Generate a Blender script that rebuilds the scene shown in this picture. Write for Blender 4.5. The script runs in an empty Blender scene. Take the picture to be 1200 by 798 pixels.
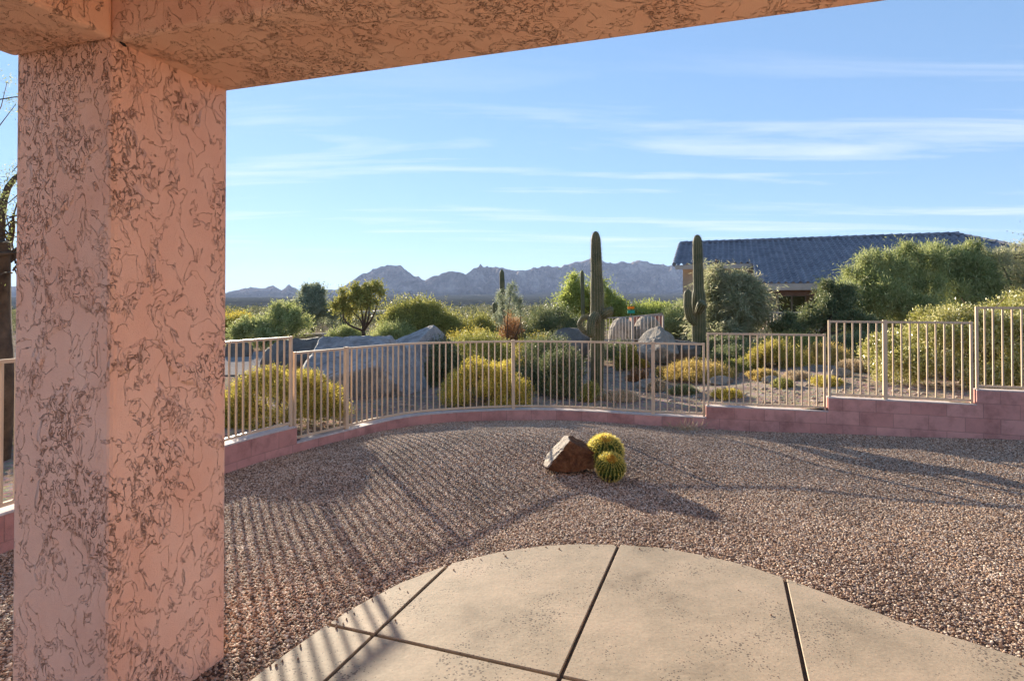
import bpy, math
import numpy as np
from mathutils import Vector
R = math.radians
rng = np.random.default_rng(7)

# ------------------------------------------------------------------ camera
F = 690.0; EYE = 1.6
scn = bpy.context.scene
PITCH = 0.6
camd = bpy.data.cameras.new('camera'); cam = bpy.data.objects.new('camera', camd)
scn.collection.objects.link(cam); scn.camera = cam
cam.location = (0, 0, EYE); cam.rotation_euler = (R(90 + PITCH), 0, 0)
camd.sensor_width = 36; camd.lens = F / 1200 * 36
camd.shift_y = -(399 - (355 - F * math.tan(R(PITCH)))) / 1200
camd.clip_start = 0.05; camd.clip_end = 20000

# ------------------------------------------------------------------ light
SUN_AZ = 26.6      # degrees to the left of straight ahead
SUN_EL = 14.3
w = bpy.data.worlds.new('World'); scn.world = w; w.use_nodes = True
nt = w.node_tree; nt.nodes.clear()
def wn(t, **k):
    n = nt.nodes.new(t)
    for a, b in k.items(): setattr(n, a, b)
    return n
L = nt.links.new
sky = wn('ShaderNodeTexSky', sky_type='NISHITA', sun_disc=False, sun_elevation=R(SUN_EL), sun_rotation=R(-SUN_AZ),
         air_density=1.0, dust_density=0.05, ozone_density=2.5, altitude=700)
tc = wn('ShaderNodeTexCoord')
sep = wn('ShaderNodeSeparateXYZ'); L(tc.outputs['Generated'], sep.inputs[0])
# cirrus laid out on a high flat layer: direction divided by its height
zc = wn('ShaderNodeMath', operation='MAXIMUM'); L(sep.outputs['Z'], zc.inputs[0]); zc.inputs[1].default_value = 0.02
za = wn('ShaderNodeMath', operation='ADD'); L(zc.outputs[0], za.inputs[0]); za.inputs[1].default_value = 0.05
dx = wn('ShaderNodeMath', operation='DIVIDE'); L(sep.outputs['X'], dx.inputs[0]); L(za.outputs[0], dx.inputs[1])
dy = wn('ShaderNodeMath', operation='DIVIDE'); L(sep.outputs['Y'], dy.inputs[0]); L(za.outputs[0], dy.inputs[1])
cv = wn('ShaderNodeCombineXYZ'); L(dx.outputs[0], cv.inputs[0]); L(dy.outputs[0], cv.inputs[1])
mp = wn('ShaderNodeMapping'); L(cv.outputs[0], mp.inputs[0])
mp.inputs['Rotation'].default_value = (0, 0, R(5)); mp.inputs['Scale'].default_value = (0.42, 2.0, 1); mp.inputs['Location'].default_value = (3.1, 1.7, 0)
cn = wn('ShaderNodeTexNoise'); L(mp.outputs[0], cn.inputs['Vector'])
cn.inputs['Scale'].default_value = 1.0; cn.inputs['Detail'].default_value = 9; cn.inputs['Roughness'].default_value = 0.58; cn.inputs['Distortion'].default_value = 0.5
cr = wn('ShaderNodeMapRange'); L(cn.outputs['Fac'], cr.inputs[0])
cr.inputs['From Min'].default_value = 0.51; cr.inputs['From Max'].default_value = 0.72
elv = wn('ShaderNodeMapRange', interpolation_type='SMOOTHSTEP'); L(sep.outputs['Z'], elv.inputs[0])
elv.inputs['From Min'].default_value = 0.40; elv.inputs['From Max'].default_value = 0.22; elv.inputs['To Min'].default_value = 0.12; elv.inputs['To Max'].default_value = 1
elw = wn('ShaderNodeMapRange', interpolation_type='SMOOTHSTEP'); L(sep.outputs['Z'], elw.inputs[0])
elw.inputs['From Min'].default_value = 0.05; elw.inputs['From Max'].default_value = 0.12
m1 = wn('ShaderNodeMath', operation='MULTIPLY'); L(cr.outputs[0], m1.inputs[0]); L(elv.outputs[0], m1.inputs[1])
m2 = wn('ShaderNodeMath', operation='MULTIPLY'); L(m1.outputs[0], m2.inputs[0]); L(elw.outputs[0], m2.inputs[1])
m3 = wn('ShaderNodeMath', operation='MULTIPLY'); L(m2.outputs[0], m3.inputs[0]); m3.inputs[1].default_value = 0.62
tint = wn('ShaderNodeMix', data_type='RGBA', blend_type='MULTIPLY'); tint.inputs['Factor'].default_value = 1
gm = wn('ShaderNodeGamma'); L(sky.outputs[0], gm.inputs[0]); gm.inputs[1].default_value = 0.45   # the photograph's compressed highlights near the sun
L(gm.outputs[0], tint.inputs['A']); tint.inputs['B'].default_value = (1.00, 1.36, 1.83, 1)
cm = wn('ShaderNodeMix', data_type='RGBA'); L(m3.outputs[0], cm.inputs['Factor']); L(tint.outputs['Result'], cm.inputs['A'])
cm.inputs['B'].default_value = (4.0, 4.25, 4.5, 1)
bg = wn('ShaderNodeBackground'); L(cm.outputs['Result'], bg.inputs[0]); bg.inputs[1].default_value = 0.075
wo = wn('ShaderNodeOutputWorld'); L(bg.outputs[0], wo.inputs[0])

sd = bpy.data.lights.new('sun', 'SUN'); so = bpy.data.objects.new('sun', sd); scn.collection.objects.link(so)
sd.energy = 5.0; sd.angle = R(0.5); sd.color = (1.0, 0.88, 0.70)
sdir = Vector((math.sin(R(SUN_AZ)) * math.cos(R(SUN_EL)), -math.cos(R(SUN_AZ)) * math.cos(R(SUN_EL)), -math.sin(R(SUN_EL))))
so.rotation_euler = sdir.to_track_quat('-Z', 'Y').to_euler()
scn.view_settings.view_transform = 'Standard'; scn.view_settings.look = 'None'
scn.view_settings.exposure = 1.85; scn.view_settings.gamma = 1
scn.render.engine = 'CYCLES'
try:
    scn.cycles.max_bounces = 8; scn.cycles.diffuse_bounces = 4; scn.cycles.transmission_bounces = 4; scn.cycles.transparent_max_bounces = 4
    scn.cycles.volume_bounces = 0; scn.cycles.use_denoising = True; scn.cycles.sample_clamp_indirect = 6
except Exception: pass

# ------------------------------------------------------------------ helpers
def W(px, py, D):            # a photo pixel at distance D as a world point, for reading sizes off the photograph
    return np.array([(px - 600) / F * D, D, EYE - (py - 355) / F * D])
A_ = np.array([0.94, -0.342]); B_ = np.array([0.342, 0.94])   # the house grid

class MB:
    """collects polygons and becomes one mesh"""
    def __init__(s): s.v = []; s.f = []; s.n = 0; s.sm = []; s.uv = []
    def add(s, v, faces, smooth=False, uv=None):
        v = np.asarray(v, float).reshape(-1, 3); s.v.append(v)
        if isinstance(faces, np.ndarray): s.f.append((faces + s.n, smooth))
        else:
            by = {}
            for f in faces: by.setdefault(len(f), []).append(f)
            for k, fs in by.items(): s.f.append((np.array(fs) + s.n, smooth))
        s.n += len(v)
        return s
    def quads(s, v4, smooth=False):      # v4 (n,4,3)
        n = len(v4); return s.add(v4.reshape(-1, 3), np.arange(4 * n).reshape(n, 4), smooth)
    def box(s, x0, x1, y0, y1, z0, z1, M=None):
        v = np.array([[x, y, z] for z in (z0, z1) for y in (y0, y1) for x in (x0, x1)], float)
        if M is not None: v = M(v)
        return s.add(v, [[0, 2, 3, 1], [4, 5, 7, 6], [0, 1, 5, 4], [2, 6, 7, 3], [0, 4, 6, 2], [1, 3, 7, 5]])
    def prism(s, a, b, w, d=None, up=(0, 0, 1)):   # square bar from a to b
        a = np.array(a, float); b = np.array(b, float); d = d or w
        t = b - a; t /= np.linalg.norm(t); u = np.array(up, float)
        if abs(t @ u) > .95: u = np.array([1., 0, 0])
        x = np.cross(t, u); x /= np.linalg.norm(x); y = np.cross(x, t)
        c = [x * w / 2 + y * d / 2, -x * w / 2 + y * d / 2, -x * w / 2 - y * d / 2, x * w / 2 - y * d / 2]
        v = [a + k for k in c] + [b + k for k in c]
        return s.add(v, [[0, 1, 2, 3], [7, 6, 5, 4], [0, 4, 5, 1], [1, 5, 6, 2], [2, 6, 7, 3], [3, 7, 4, 0]])
    def tube(s, path, rad, sides=7, ribs=0, rib_d=0.0, cap=True, smooth=True):
        P = np.array(path, float); n = len(P); rad = np.broadcast_to(np.array(rad, float), (n,))
        T = np.gradient(P, axis=0); T /= np.linalg.norm(T, axis=1)[:, None] + 1e-9
        u = np.array([1., 0, 0]) if abs(T[0][0]) < .9 else np.array([0, 1., 0])
        k = ribs * 4 if ribs else sides
        th = np.arange(k) * 2 * math.pi / k
        rr = 1 + rib_d * np.cos(th * ribs) if ribs else np.ones(k)
        vs = []
        for i in range(n):
            u = u - T[i] * (u @ T[i]); u /= np.linalg.norm(u) + 1e-9; v = np.cross(T[i], u)
            vs.append(P[i] + rad[i] * rr[:, None] * (np.cos(th)[:, None] * u + np.sin(th)[:, None] * v))
        vs = np.concatenate(vs)
        i = np.arange(n - 1)[:, None] * k; j = np.arange(k)[None]; j2 = (j + 1) % k
        q = np.stack([i + j, i + j2, i + k + j2, i + k + j], -1).reshape(-1, 4)
        s.add(vs, q, smooth)
        if cap:
            s.add(vs[:k], [list(range(k))[::-1]]); s.add(vs[-k:], [list(range(k))])
        return s
    def build(s, name, mat, parent=None, uv=None, bevel=0):
        me = bpy.data.meshes.new(name)
        V = np.concatenate(s.v); 
        if parent is not None: V = V - np.array(parent['_o'])
        me.vertices.add(len(V)); me.vertices.foreach_set('co', V.astype(np.float32).ravel())
        loops = np.concatenate([f.ravel() for f, _ in s.f]); tot = np.concatenate([np.full(len(f), f.shape[1]) for f, _ in s.f])
        sm = np.concatenate([np.full(len(f), b) for f, b in s.f])
        me.loops.add(len(loops)); me.loops.foreach_set('vertex_index', loops.astype(np.int32))
        me.polygons.add(len(tot)); me.polygons.foreach_set('loop_start', np.concatenate([[0], np.cumsum(tot)[:-1]]).astype(np.int32))
        try: me.polygons.foreach_set('loop_total', tot.astype(np.int32))
        except Exception: pass
        me.polygons.foreach_set('use_smooth', sm)
        if uv is not None:
            ul = me.uv_layers.new(name='UVMap'); ul.data.foreach_set('uv', np.asarray(uv, np.float32)[loops].ravel())
        me.update(calc_edges=True); me.validate()
        if mat: me.materials.append(mat)
        o = bpy.data.objects.new(name, me); scn.collection.objects.link(o)
        if parent is not None: o.parent = parent; o['_o'] = list(parent['_o'])
        if bevel:
            m = o.modifiers.new('bevel', 'BEVEL'); m.width = bevel; m.segments = 3; m.limit_method = 'ANGLE'; m.angle_limit = R(40)
        return o

def thing(name, label, cat, loc, group=None):
    o = bpy.data.objects.new(name, None); scn.collection.objects.link(o)
    o.location = [float(c) for c in loc]; o.empty_display_size = .2
    o['label'] = label; o['category'] = cat; o['_o'] = [float(c) for c in loc]
    if group: o['group'] = group
    return o
def tag(o, label, cat, group=None, kind=None):
    o['label'] = label; o['category'] = cat
    if group: o['group'] = group
    if kind: o['kind'] = kind
    return o
def struct(o): o['kind'] = 'structure'; return o

# value noise for meshes
class VN:
    def __init__(s, seed): s.t = np.random.default_rng(seed).random((64, 64, 64)).astype(np.float32)
    def __call__(s, p):
        p = np.asarray(p); i = np.floor(p).astype(int); f = p - i; f = f * f * (3 - 2 * f)
        i0 = i & 63; i1 = (i + 1) & 63; t = s.t; r = 0
        for a in (0, 1):
            for b in (0, 1):
                for c in (0, 1):
                    wgt = (f[..., 0] if a else 1 - f[..., 0]) * (f[..., 1] if b else 1 - f[..., 1]) * (f[..., 2] if c else 1 - f[..., 2])
                    r = r + wgt * t[(i1 if a else i0)[..., 0], (i1 if b else i0)[..., 1], (i1 if c else i0)[..., 2]]
        return r * 2 - 1
vn = VN(3)
def fbm(p, o=4, g=.5, ridged=False):
    r = 0; a = 1
    for k in range(o):
        x = vn(p * 2 ** k + 13.7 * k); r = r + a * ((1 - 2 * np.abs(x)) if ridged else x); a *= g
    return r

# ------------------------------------------------------------------ materials
def mat(name):
    m = bpy.data.materials.new(name); m.use_nodes = True; n = m.node_tree; b = n.nodes['Principled BSDF']
    def N(t, ins=None, **k):
        q = n.nodes.new(t)
        for a, c in k.items(): setattr(q, a, c)
        for a, c in (ins or {}).items():
            if hasattr(c, 'is_output') or isinstance(c, bpy.types.NodeSocket): n.links.new(c, q.inputs[a])
            else: q.inputs[a].default_value = c
        return q
    b.inputs['Specular IOR Level'].default_value = .15
    return m, n, b, N
def C(c): return (c[0], c[1], c[2], 1)
def ramp(N, fac, stops):
    r = N('ShaderNodeValToRGB', {'Fac': fac}); e = r.color_ramp.elements
    while len(e) < len(stops): e.new(.5)
    for k, (p, c) in enumerate(stops): e[k].position = p; e[k].color = C(c)
    return r.outputs['Color']
def simple(name, col, col2=None, scale=6, rough=.85, bump=0, bscale=40, detail=5):
    m, n, b, N = mat(name); t = N('ShaderNodeTexCoord')
    nz = N('ShaderNodeTexNoise', {'Vector': t.outputs['Object'], 'Scale': scale, 'Detail': detail, 'Roughness': .6})
    c2 = col2 or tuple(c * .8 for c in col)
    n.links.new(ramp(N, nz.outputs['Fac'], [(.32, c2), (.68, col)]), b.inputs['Base Color']); b.inputs['Roughness'].default_value = rough
    if bump:
        nb = N('ShaderNodeTexNoise', {'Vector': t.outputs['Object'], 'Scale': bscale, 'Detail': 5, 'Roughness': .65})
        bp = N('ShaderNodeBump', {'Height': nb.outputs['Fac'], 'Strength': .8, 'Distance': bump}); n.links.new(bp.outputs[0], b.inputs['Normal'])
    return m
def leafmat(name, cols, trans=.4, rough=.6):
    m, n, b, N = mat(name)
    g = N('ShaderNodeNewGeometry'); t = N('ShaderNodeTexCoord')
    nz = N('ShaderNodeTexNoise', {'Vector': t.outputs['Object'], 'Scale': 3.0, 'Detail': 2})
    mx = N('ShaderNodeMath', {0: g.outputs['Random Per Island'], 1: .6}, operation='MULTIPLY')
    ma = N('ShaderNodeMath', {0: nz.outputs['Fac'], 1: .7}, operation='MULTIPLY')
    sm = N('ShaderNodeMath', {0: mx.outputs[0], 1: ma.outputs[0]}, operation='ADD')
    k = len(cols); col = ramp(N, sm.outputs[0], [(.15 + .7 * i / (k - 1), c) for i, c in enumerate(cols)])
    n.nodes.remove(b)
    d = N('ShaderNodeBsdfPrincipled', {'Base Color': col, 'Roughness': rough})
    tr = N('ShaderNodeBsdfTranslucent', {'Color': col})
    ms = N('ShaderNodeMixShader', {0: trans, 1: d.outputs[0], 2: tr.outputs[0]})
    n.links.new(ms.outputs[0], n.nodes['Material Output'].inputs['Surface'])
    return m

def stucco_mat(name, colA, colB, seed):
    m, n, b, N = mat(name); t = N('ShaderNodeTexCoord')
    v = N('ShaderNodeMapping', {'Vector': t.outputs['Object'], 'Location': (seed, seed * .7, seed * 1.3), 'Scale': (1, 1, .72)}).outputs[0]
    n1 = N('ShaderNodeTexNoise', {'Vector': v, 'Scale': 3.6, 'Detail': 2, 'Distortion': .6}).outputs['Fac']
    n2 = N('ShaderNodeTexNoise', {'Vector': v, 'Scale': 11, 'Detail': 5, 'Roughness': .6, 'Distortion': .8}).outputs['Fac']
    n3 = N('ShaderNodeTexNoise', {'Vector': v, 'Scale': 27, 'Detail': 3.5, 'Roughness': .55, 'Distortion': 1.0}).outputs['Fac']
    nf = N('ShaderNodeTexNoise', {'Vector': v, 'Scale': 260, 'Detail': 3}).outputs['Fac']
    rough = N('ShaderNodeMapRange', {0: n1, 'From Min': .50, 'From Max': .58}, interpolation_type='SMOOTHSTEP').outputs[0]
    def edge(nz, c, w_):
        a = N('ShaderNodeMath', {0: nz, 1: c}, operation='SUBTRACT').outputs[0]
        a = N('ShaderNodeMath', {0: a}, operation='ABSOLUTE').outputs[0]
        return N('ShaderNodeMapRange', {0: a, 'From Min': 0, 'From Max': w_, 'To Min': 1, 'To Max': 0}, interpolation_type='SMOOTHSTEP').outputs[0]
    # ragged breaks of the trowelled top coat: full in the rough patches, few in the smooth ones
    hi = N('ShaderNodeMapRange', {0: n2, 'From Min': .485, 'From Max': .505}, interpolation_type='SMOOTHSTEP').outputs[0]
    hi3 = N('ShaderNodeMapRange', {0: n3, 'From Min': .50, 'From Max': .53}, interpolation_type='SMOOTHSTEP').outputs[0]
    gate = N('ShaderNodeMapRange', {0: n3, 'From Min': .48, 'From Max': .56}, interpolation_type='SMOOTHSTEP').outputs[0]
    e2 = N('ShaderNodeMath', {0: edge(n2, .493, .020), 1: gate}, operation='MULTIPLY').outputs[0]
    rg_ = N('ShaderNodeMath', {0: rough, 1: .65, 2: .35}, operation='MULTIPLY_ADD').outputs[0]
    e2 = N('ShaderNodeMath', {0: e2, 1: rg_}, operation='MULTIPLY').outputs[0]
    e3 = N('ShaderNodeMath', {0: edge(n3, .512, .040), 1: rough}, operation='MULTIPLY').outputs[0]
    g5 = N('ShaderNodeTexNoise', {'Vector': v, 'Scale': 48, 'Detail': 2, 'Roughness': .5}).outputs['Fac']
    g5 = N('ShaderNodeMapRange', {0: g5, 'From Min': .46, 'From Max': .55}, interpolation_type='SMOOTHSTEP').outputs[0]
    e3 = N('ShaderNodeMath', {0: e3, 1: g5}, operation='MULTIPLY').outputs[0]; e2 = N('ShaderNodeMath', {0: e2, 1: g5}, operation='MULTIPLY').outputs[0]
    h3 = N('ShaderNodeMath', {0: hi3, 1: rough}, operation='MULTIPLY').outputs[0]
    H = N('ShaderNodeMath', {0: hi, 1: .8, 2: h3}, operation='MULTIPLY_ADD').outputs[0]
    H = N('ShaderNodeMath', {0: nf, 1: .16, 2: H}, operation='MULTIPLY_ADD').outputs[0]
    ee = N('ShaderNodeMath', {0: e2, 1: e3}, operation='MAXIMUM').outputs[0]
    H = N('ShaderNodeMath', {0: ee, 1: -.8, 2: H}, operation='MULTIPLY_ADD').outputs[0]
    mott = N('ShaderNodeTexNoise', {'Vector': v, 'Scale': 3.3, 'Detail': 6, 'Roughness': .6}).outputs['Fac']
    base = ramp(N, mott, [(.35, colA), (.65, colB)])
    crease_shade = N('ShaderNodeMath', {0: ee, 1: .42}, operation='MULTIPLY').outputs[0]  # relief shade along the breaks, painted in as brown lines
    mx = N('ShaderNodeMix', {'Factor': crease_shade, 'A': base, 'B': C((colA[0] * .55, colA[1] * .40, colA[2] * .28))}, data_type='RGBA')
    n.links.new(mx.outputs['Result'], b.inputs['Base Color']); b.inputs['Roughness'].default_value = .9
    bp = N('ShaderNodeBump', {'Height': H, 'Strength': 1.0, 'Distance': .018}); n.links.new(bp.outputs[0], b.inputs['Normal'])
    return m

M = {}
M['stucco'] = stucco_mat('stucco', (.82, .49, .36), (.88, .585, .455), 1.3)
M['stucco2'] = stucco_mat('stucco_beam', (.80, .49, .35), (.86, .57, .42), 4.1)
# block wall
m, n, b, N = mat('block'); uvn = N('ShaderNodeTexCoord')
bk = N('ShaderNodeTexBrick', {'Vector': uvn.outputs['UV'], 'Color1': C((.52, .26, .225)), 'Color2': C((.62, .33, .285)), 'Mortar': C((.40, .22, .19)),
       'Scale': 1, 'Mortar Size': .0045, 'Mortar Smooth': .3, 'Bias': 0, 'Brick Width': .40, 'Row Height': .19})
nz = N('ShaderNodeTexNoise', {'Vector': uvn.outputs['Object'], 'Scale': 3.5, 'Detail': 7, 'Roughness': .7})
mot = ramp(N, nz.outputs['Fac'], [(.3, (.62, .60, .60)), (.52, (1, 1, 1)), (.75, (1.2, 1.18, 1.16))])
mx = N('ShaderNodeMix', {'Factor': 1.0, 'A': bk.outputs['Color'], 'B': mot}, data_type='RGBA', blend_type='MULTIPLY')
n.links.new(mx.outputs['Result'], b.inputs['Base Color']); b.inputs['Roughness'].default_value = .92
nb = N('ShaderNodeTexNoise', {'Vector': uvn.outputs['Object'], 'Scale': 120, 'Detail': 4})
hh = N('ShaderNodeMath', {0: bk.outputs['Fac'], 1: -.8, 2: nb.outputs['Fac']}, operation='MULTIPLY_ADD')
bp = N('ShaderNodeBump', {'Height': hh.outputs[0], 'Strength': .6, 'Distance': .005}); n.links.new(bp.outputs[0], b.inputs['Normal'])
M['block'] = m
M['mortar'] = simple('mortar', (.62, .56, .52), (.45, .38, .36), 14)
M['fence'] = simple('fence_paint', (.64, .49, .34), (.55, .41, .28), 5, rough=.5)
# concrete
m, n, b, N = mat('concrete'); t = N('ShaderNodeTexCoord'); ob = t.outputs['Object']
a1 = N('ShaderNodeTexNoise', {'Vector': ob, 'Scale': 1.9, 'Detail': 10, 'Roughness': .68}).outputs['Fac']
c1 = ramp(N, a1, [(.3, (.215, .17, .12)), (.45, (.31, .25, .178)), (.6, (.38, .30, .215)), (.75, (.39, .295, .215))])
a2 = N('ShaderNodeTexNoise', {'Vector': ob, 'Scale': 60, 'Detail': 3}).outputs['Fac']
c2 = N('ShaderNodeMix', {'Factor': 1.0, 'A': c1, 'B': ramp(N, a2, [(.3, (.9, .9, .9)), (.7, (1.06, 1.06, 1.06))])}, data_type='RGBA', blend_type='MULTIPLY').outputs['Result']
vo = N('ShaderNodeTexVoronoi', {'Vector': ob, 'Scale': 62, 'Randomness': 1.0}); 
cl = N('ShaderNodeTexNoise', {'Vector': ob, 'Scale': 2.6, 'Detail': 4, 'Roughness': .7}).outputs['Fac']
rad = N('ShaderNodeMapRange', {0: cl, 'From Min': .42, 'From Max': .64, 'To Min': .07, 'To Max': .36}).outputs[0]
dn = N('ShaderNodeTexNoise', {'Vector': ob, 'Scale': 70, 'Detail': 2}).outputs['Fac']
dd = N('ShaderNodeMath', {0: dn, 1: .35, 2: vo.outputs['Distance']}, operation='MULTIPLY_ADD').outputs[0]
df = N('ShaderNodeMath', {0: dd, 1: .175}, operation='SUBTRACT').outputs[0]
pit = N('ShaderNodeMath', {0: df, 1: rad}, operation='LESS_THAN').outputs[0]
col = N('ShaderNodeMix', {'Factor': N('ShaderNodeMath', {0: pit, 1: .8}, operation='MULTIPLY').outputs[0], 'A': c2, 'B': C((.09, .07, .055))}, data_type='RGBA').outputs['Result']
n.links.new(col, b.inputs['Base Color']); b.inputs['Roughness'].default_value = .72
h1 = N('ShaderNodeMath', {0: pit, 1: -1.2, 2: a2}, operation='MULTIPLY_ADD').outputs[0]
h2 = N('ShaderNodeMath', {0: N('ShaderNodeTexNoise', {'Vector': ob, 'Scale': 7, 'Detail': 3}).outputs['Fac'], 1: 3, 2: h1}, operation='MULTIPLY_ADD').outputs[0]
bp = N('ShaderNodeBump', {'Height': h2, 'Strength': .45, 'Distance': .002}); n.links.new(bp.outputs[0], b.inputs['Normal'])
M['concrete'] = m
M['joint'] = simple('joint_dirt', (.12, .08, .05), (.06, .042, .03), 30)
M['grav_base'] = simple('gravel_base', (.10, .07, .055), (.06, .042, .034), 60, bump=.004, bscale=90)
# pebble
m, n, b, N = mat('pebble'); oi = N('ShaderNodeObjectInfo')
col = ramp(N, oi.outputs['Random'], [(0, (.07, .045, .032)), (.2, (.21, .13, .085)), (.42, (.37, .24, .16)), (.62, (.47, .34, .24)), (.8, (.36, .30, .25)), (.97, (.68, .57, .46))])
pn = N('ShaderNodeTexNoise', {'Vector': oi.outputs['Location'], 'Scale': 1.1, 'Detail': 6, 'Roughness': .65})
pm = ramp(N, pn.outputs['Fac'], [(.3, (.70, .69, .69)), (.5, (1, .98, .96)), (.7, (1.2, 1.17, 1.12))])
col = N('ShaderNodeMix', {'Factor': 1.0, 'A': col, 'B': pm}, data_type='RGBA', blend_type='MULTIPLY').outputs['Result']
n.links.new(col, b.inputs['Base Color']); b.inputs['Roughness'].default_value = .8
M['pebble'] = m
M['pebble_loose'] = simple('pebble_loose', (.42, .29, .2), (.16, .10, .07), 60)
# desert floor
m, n, b, N = mat('desert'); t = N('ShaderNodeTexCoord'); ob = t.outputs['Object']
q1 = N('ShaderNodeTexNoise', {'Vector': ob, 'Scale': 1.3, 'Detail': 9, 'Roughness': .7}).outputs['Fac']
q2 = N('ShaderNodeTexVoronoi', {'Vector': ob, 'Scale': 26}).outputs['Color']
near = ramp(N, q1, [(.3, (.14, .105, .08)), (.52, (.27, .21, .165)), (.75, (.38, .31, .245))])
near = N('ShaderNodeMix', {'Factor': .28, 'A': near, 'B': q2}, data_type='RGBA', blend_type='SOFT_LIGHT').outputs['Result']
# far scrub plain: shrub speckle on tan ground with pale roofs here and there
f1 = N('ShaderNodeTexNoise', {'Vector': ob, 'Scale': .06, 'Detail': 8, 'Roughness': .75}).outputs['Fac']
far = ramp(N, f1, [(.46, (.02, .026, .015)), (.58, (.05, .052, .034)), (.72, (.15, .12, .09))])
f2 = N('ShaderNodeTexVoronoi', {'Vector': ob, 'Scale': .022}).outputs['Distance']
roof = N('ShaderNodeMath', {0: f2, 1: .08}, operation='LESS_THAN').outputs[0]
far = N('ShaderNodeMix', {'Factor': roof, 'A': far, 'B': C((.55, .5, .45))}, data_type='RGBA').outputs['Result']
sp = N('ShaderNodeSeparateXYZ', {0: ob}).outputs['Y']
fd = N('ShaderNodeMapRange', {0: sp, 'From Min': 24, 'From Max': 60}).outputs[0]
n.links.new(N('ShaderNodeMix', {'Factor': fd, 'A': near, 'B': far}, data_type='RGBA').outputs['Result'], b.inputs['Base Color']); b.inputs['Roughness'].default_value = .95
nb = N('ShaderNodeTexNoise', {'Vector': ob, 'Scale': 22, 'Detail': 6, 'Roughness': .7}).outputs['Fac']
fb = N('ShaderNodeMath', {0: fd, 1: -.8, 2: .8}, operation='MULTIPLY_ADD').outputs[0]
bp = N('ShaderNodeBump', {'Height': nb, 'Strength': fb, 'Distance': .04}); n.links.new(bp.outputs[0], b.inputs['Normal'])
M['desert'] = m
m, n, b, N = mat('mountain'); t = N('ShaderNodeTexCoord'); ob = t.outputs['Object']
q = N('ShaderNodeTexNoise', {'Vector': ob, 'Scale': .011, 'Detail': 10, 'Roughness': .72}).outputs['Fac']
cl_ = ramp(N, q, [(.38, (.075, .065, .055)), (.5, (.17, .14, .12)), (.62, (.34, .28, .24))])
f2 = N('ShaderNodeTexVoronoi', {'Vector': ob, 'Scale': .03}).outputs['Distance']
rf = N('ShaderNodeMath', {0: f2, 1: .09}, operation='LESS_THAN').outputs[0]
z = N('ShaderNodeSeparateXYZ', {0: ob}).outputs['Z']
lo = N('ShaderNodeMapRange', {0: z, 'From Min': 62, 'From Max': 40}).outputs[0]
rf = N('ShaderNodeMath', {0: rf, 1: lo}, operation='MULTIPLY').outputs[0]
f1 = N('ShaderNodeTexNoise', {'Vector': ob, 'Scale': .03, 'Detail': 7, 'Roughness': .75}).outputs['Fac']
scr = ramp(N, f1, [(.46, (.018, .022, .014)), (.58, (.045, .045, .032)), (.72, (.14, .115, .09))])
cl_ = N('ShaderNodeMix', {'Factor': lo, 'A': cl_, 'B': scr}, data_type='RGBA').outputs['Result']
n.links.new(N('ShaderNodeMix', {'Factor': rf, 'A': cl_, 'B': C((.5, .46, .42))}, data_type='RGBA').outputs['Result'], b.inputs['Base Color']); b.inputs['Roughness'].default_value = 1
lb = N('ShaderNodeMath', {0: lo, 1: -1.0, 2: 1.0}, operation='MULTIPLY_ADD').outputs[0]
bp = N('ShaderNodeBump', {'Height': q, 'Strength': lb, 'Distance': 30}); n.links.new(bp.outputs[0], b.inputs['Normal'])
M['mountain'] = m
M['asphalt'] = simple('asphalt_pale', (.30, .27, .25), (.22, .2, .19), 9, rough=.6, bump=.004, bscale=60)
M['kerb'] = simple('kerb', (.45, .40, .35), (.36, .32, .28), 9)
def unit0(v): v = np.array(v, float); return tuple(v / np.linalg.norm(v))
def rockmat(name, c, sc=3.0, facet=None):
    m, n, b, N = mat(name); ob = N('ShaderNodeTexCoord').outputs['Object']
    q = N('ShaderNodeTexNoise', {'Vector': ob, 'Scale': sc, 'Detail': 12, 'Roughness': .78, 'Distortion': .7}).outputs['Fac']
    n.links.new(ramp(N, q, [(.28, c[0]), (.45, c[1]), (.6, c[2]), (.78, c[3])]), b.inputs['Base Color']); b.inputs['Roughness'].default_value = .85
    q2 = N('ShaderNodeTexNoise', {'Vector': ob, 'Scale': sc * 2.2, 'Detail': 12, 'Roughness': .78}).outputs['Fac']
    if facet:   # weathered pale face of the split stone
        tn = N('ShaderNodeNewGeometry').outputs['True Normal']; dt = N('ShaderNodeVectorMath', {0: tn, 1: unit0(facet[0])}, operation='DOT_PRODUCT').outputs['Value']
        fk = N('ShaderNodeMapRange', {0: dt, 'From Min': .55, 'From Max': .8}).outputs[0]
        src = b.inputs['Base Color'].links[0].from_socket
        n.links.new(N('ShaderNodeMix', {'Factor': fk, 'A': src, 'B': C(facet[1])}, data_type='RGBA').outputs['Result'], b.inputs['Base Color'])
    bp = N('ShaderNodeBump', {'Height': q2, 'Strength': 1, 'Distance': .22 / sc}); n.links.new(bp.outputs[0], b.inputs['Normal'])
    return m
M['grey_rock'] = rockmat('grey_granite', [(.11, .105, .10), (.28, .27, .265), (.45, .435, .425), (.60, .58, .56)])
M['dark_rock'] = rockmat('dark_granite', [(.05, .045, .04), (.14, .12, .10), (.22, .19, .16), (.33, .29, .25)])
M['brown_rock'] = rockmat('brown_rock', [(.02, .012, .009), (.10, .045, .022), (.22, .11, .055), (.34, .22, .15)], 7, ((-.80, -.10, .58), (.40, .34, .28)))
M['tan_rock'] = rockmat('tan_rock', [(.12, .10, .08), (.30, .25, .20), (.42, .36, .29), (.52, .46, .38)])
M['bark'] = simple('bark', (.13, .09, .06), (.05, .035, .025), 9, bump=.01, bscale=30)
M['palo_bark'] = simple('green_bark', (.13, .14, .055), (.07, .07, .03), 8, bump=.003)
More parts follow.
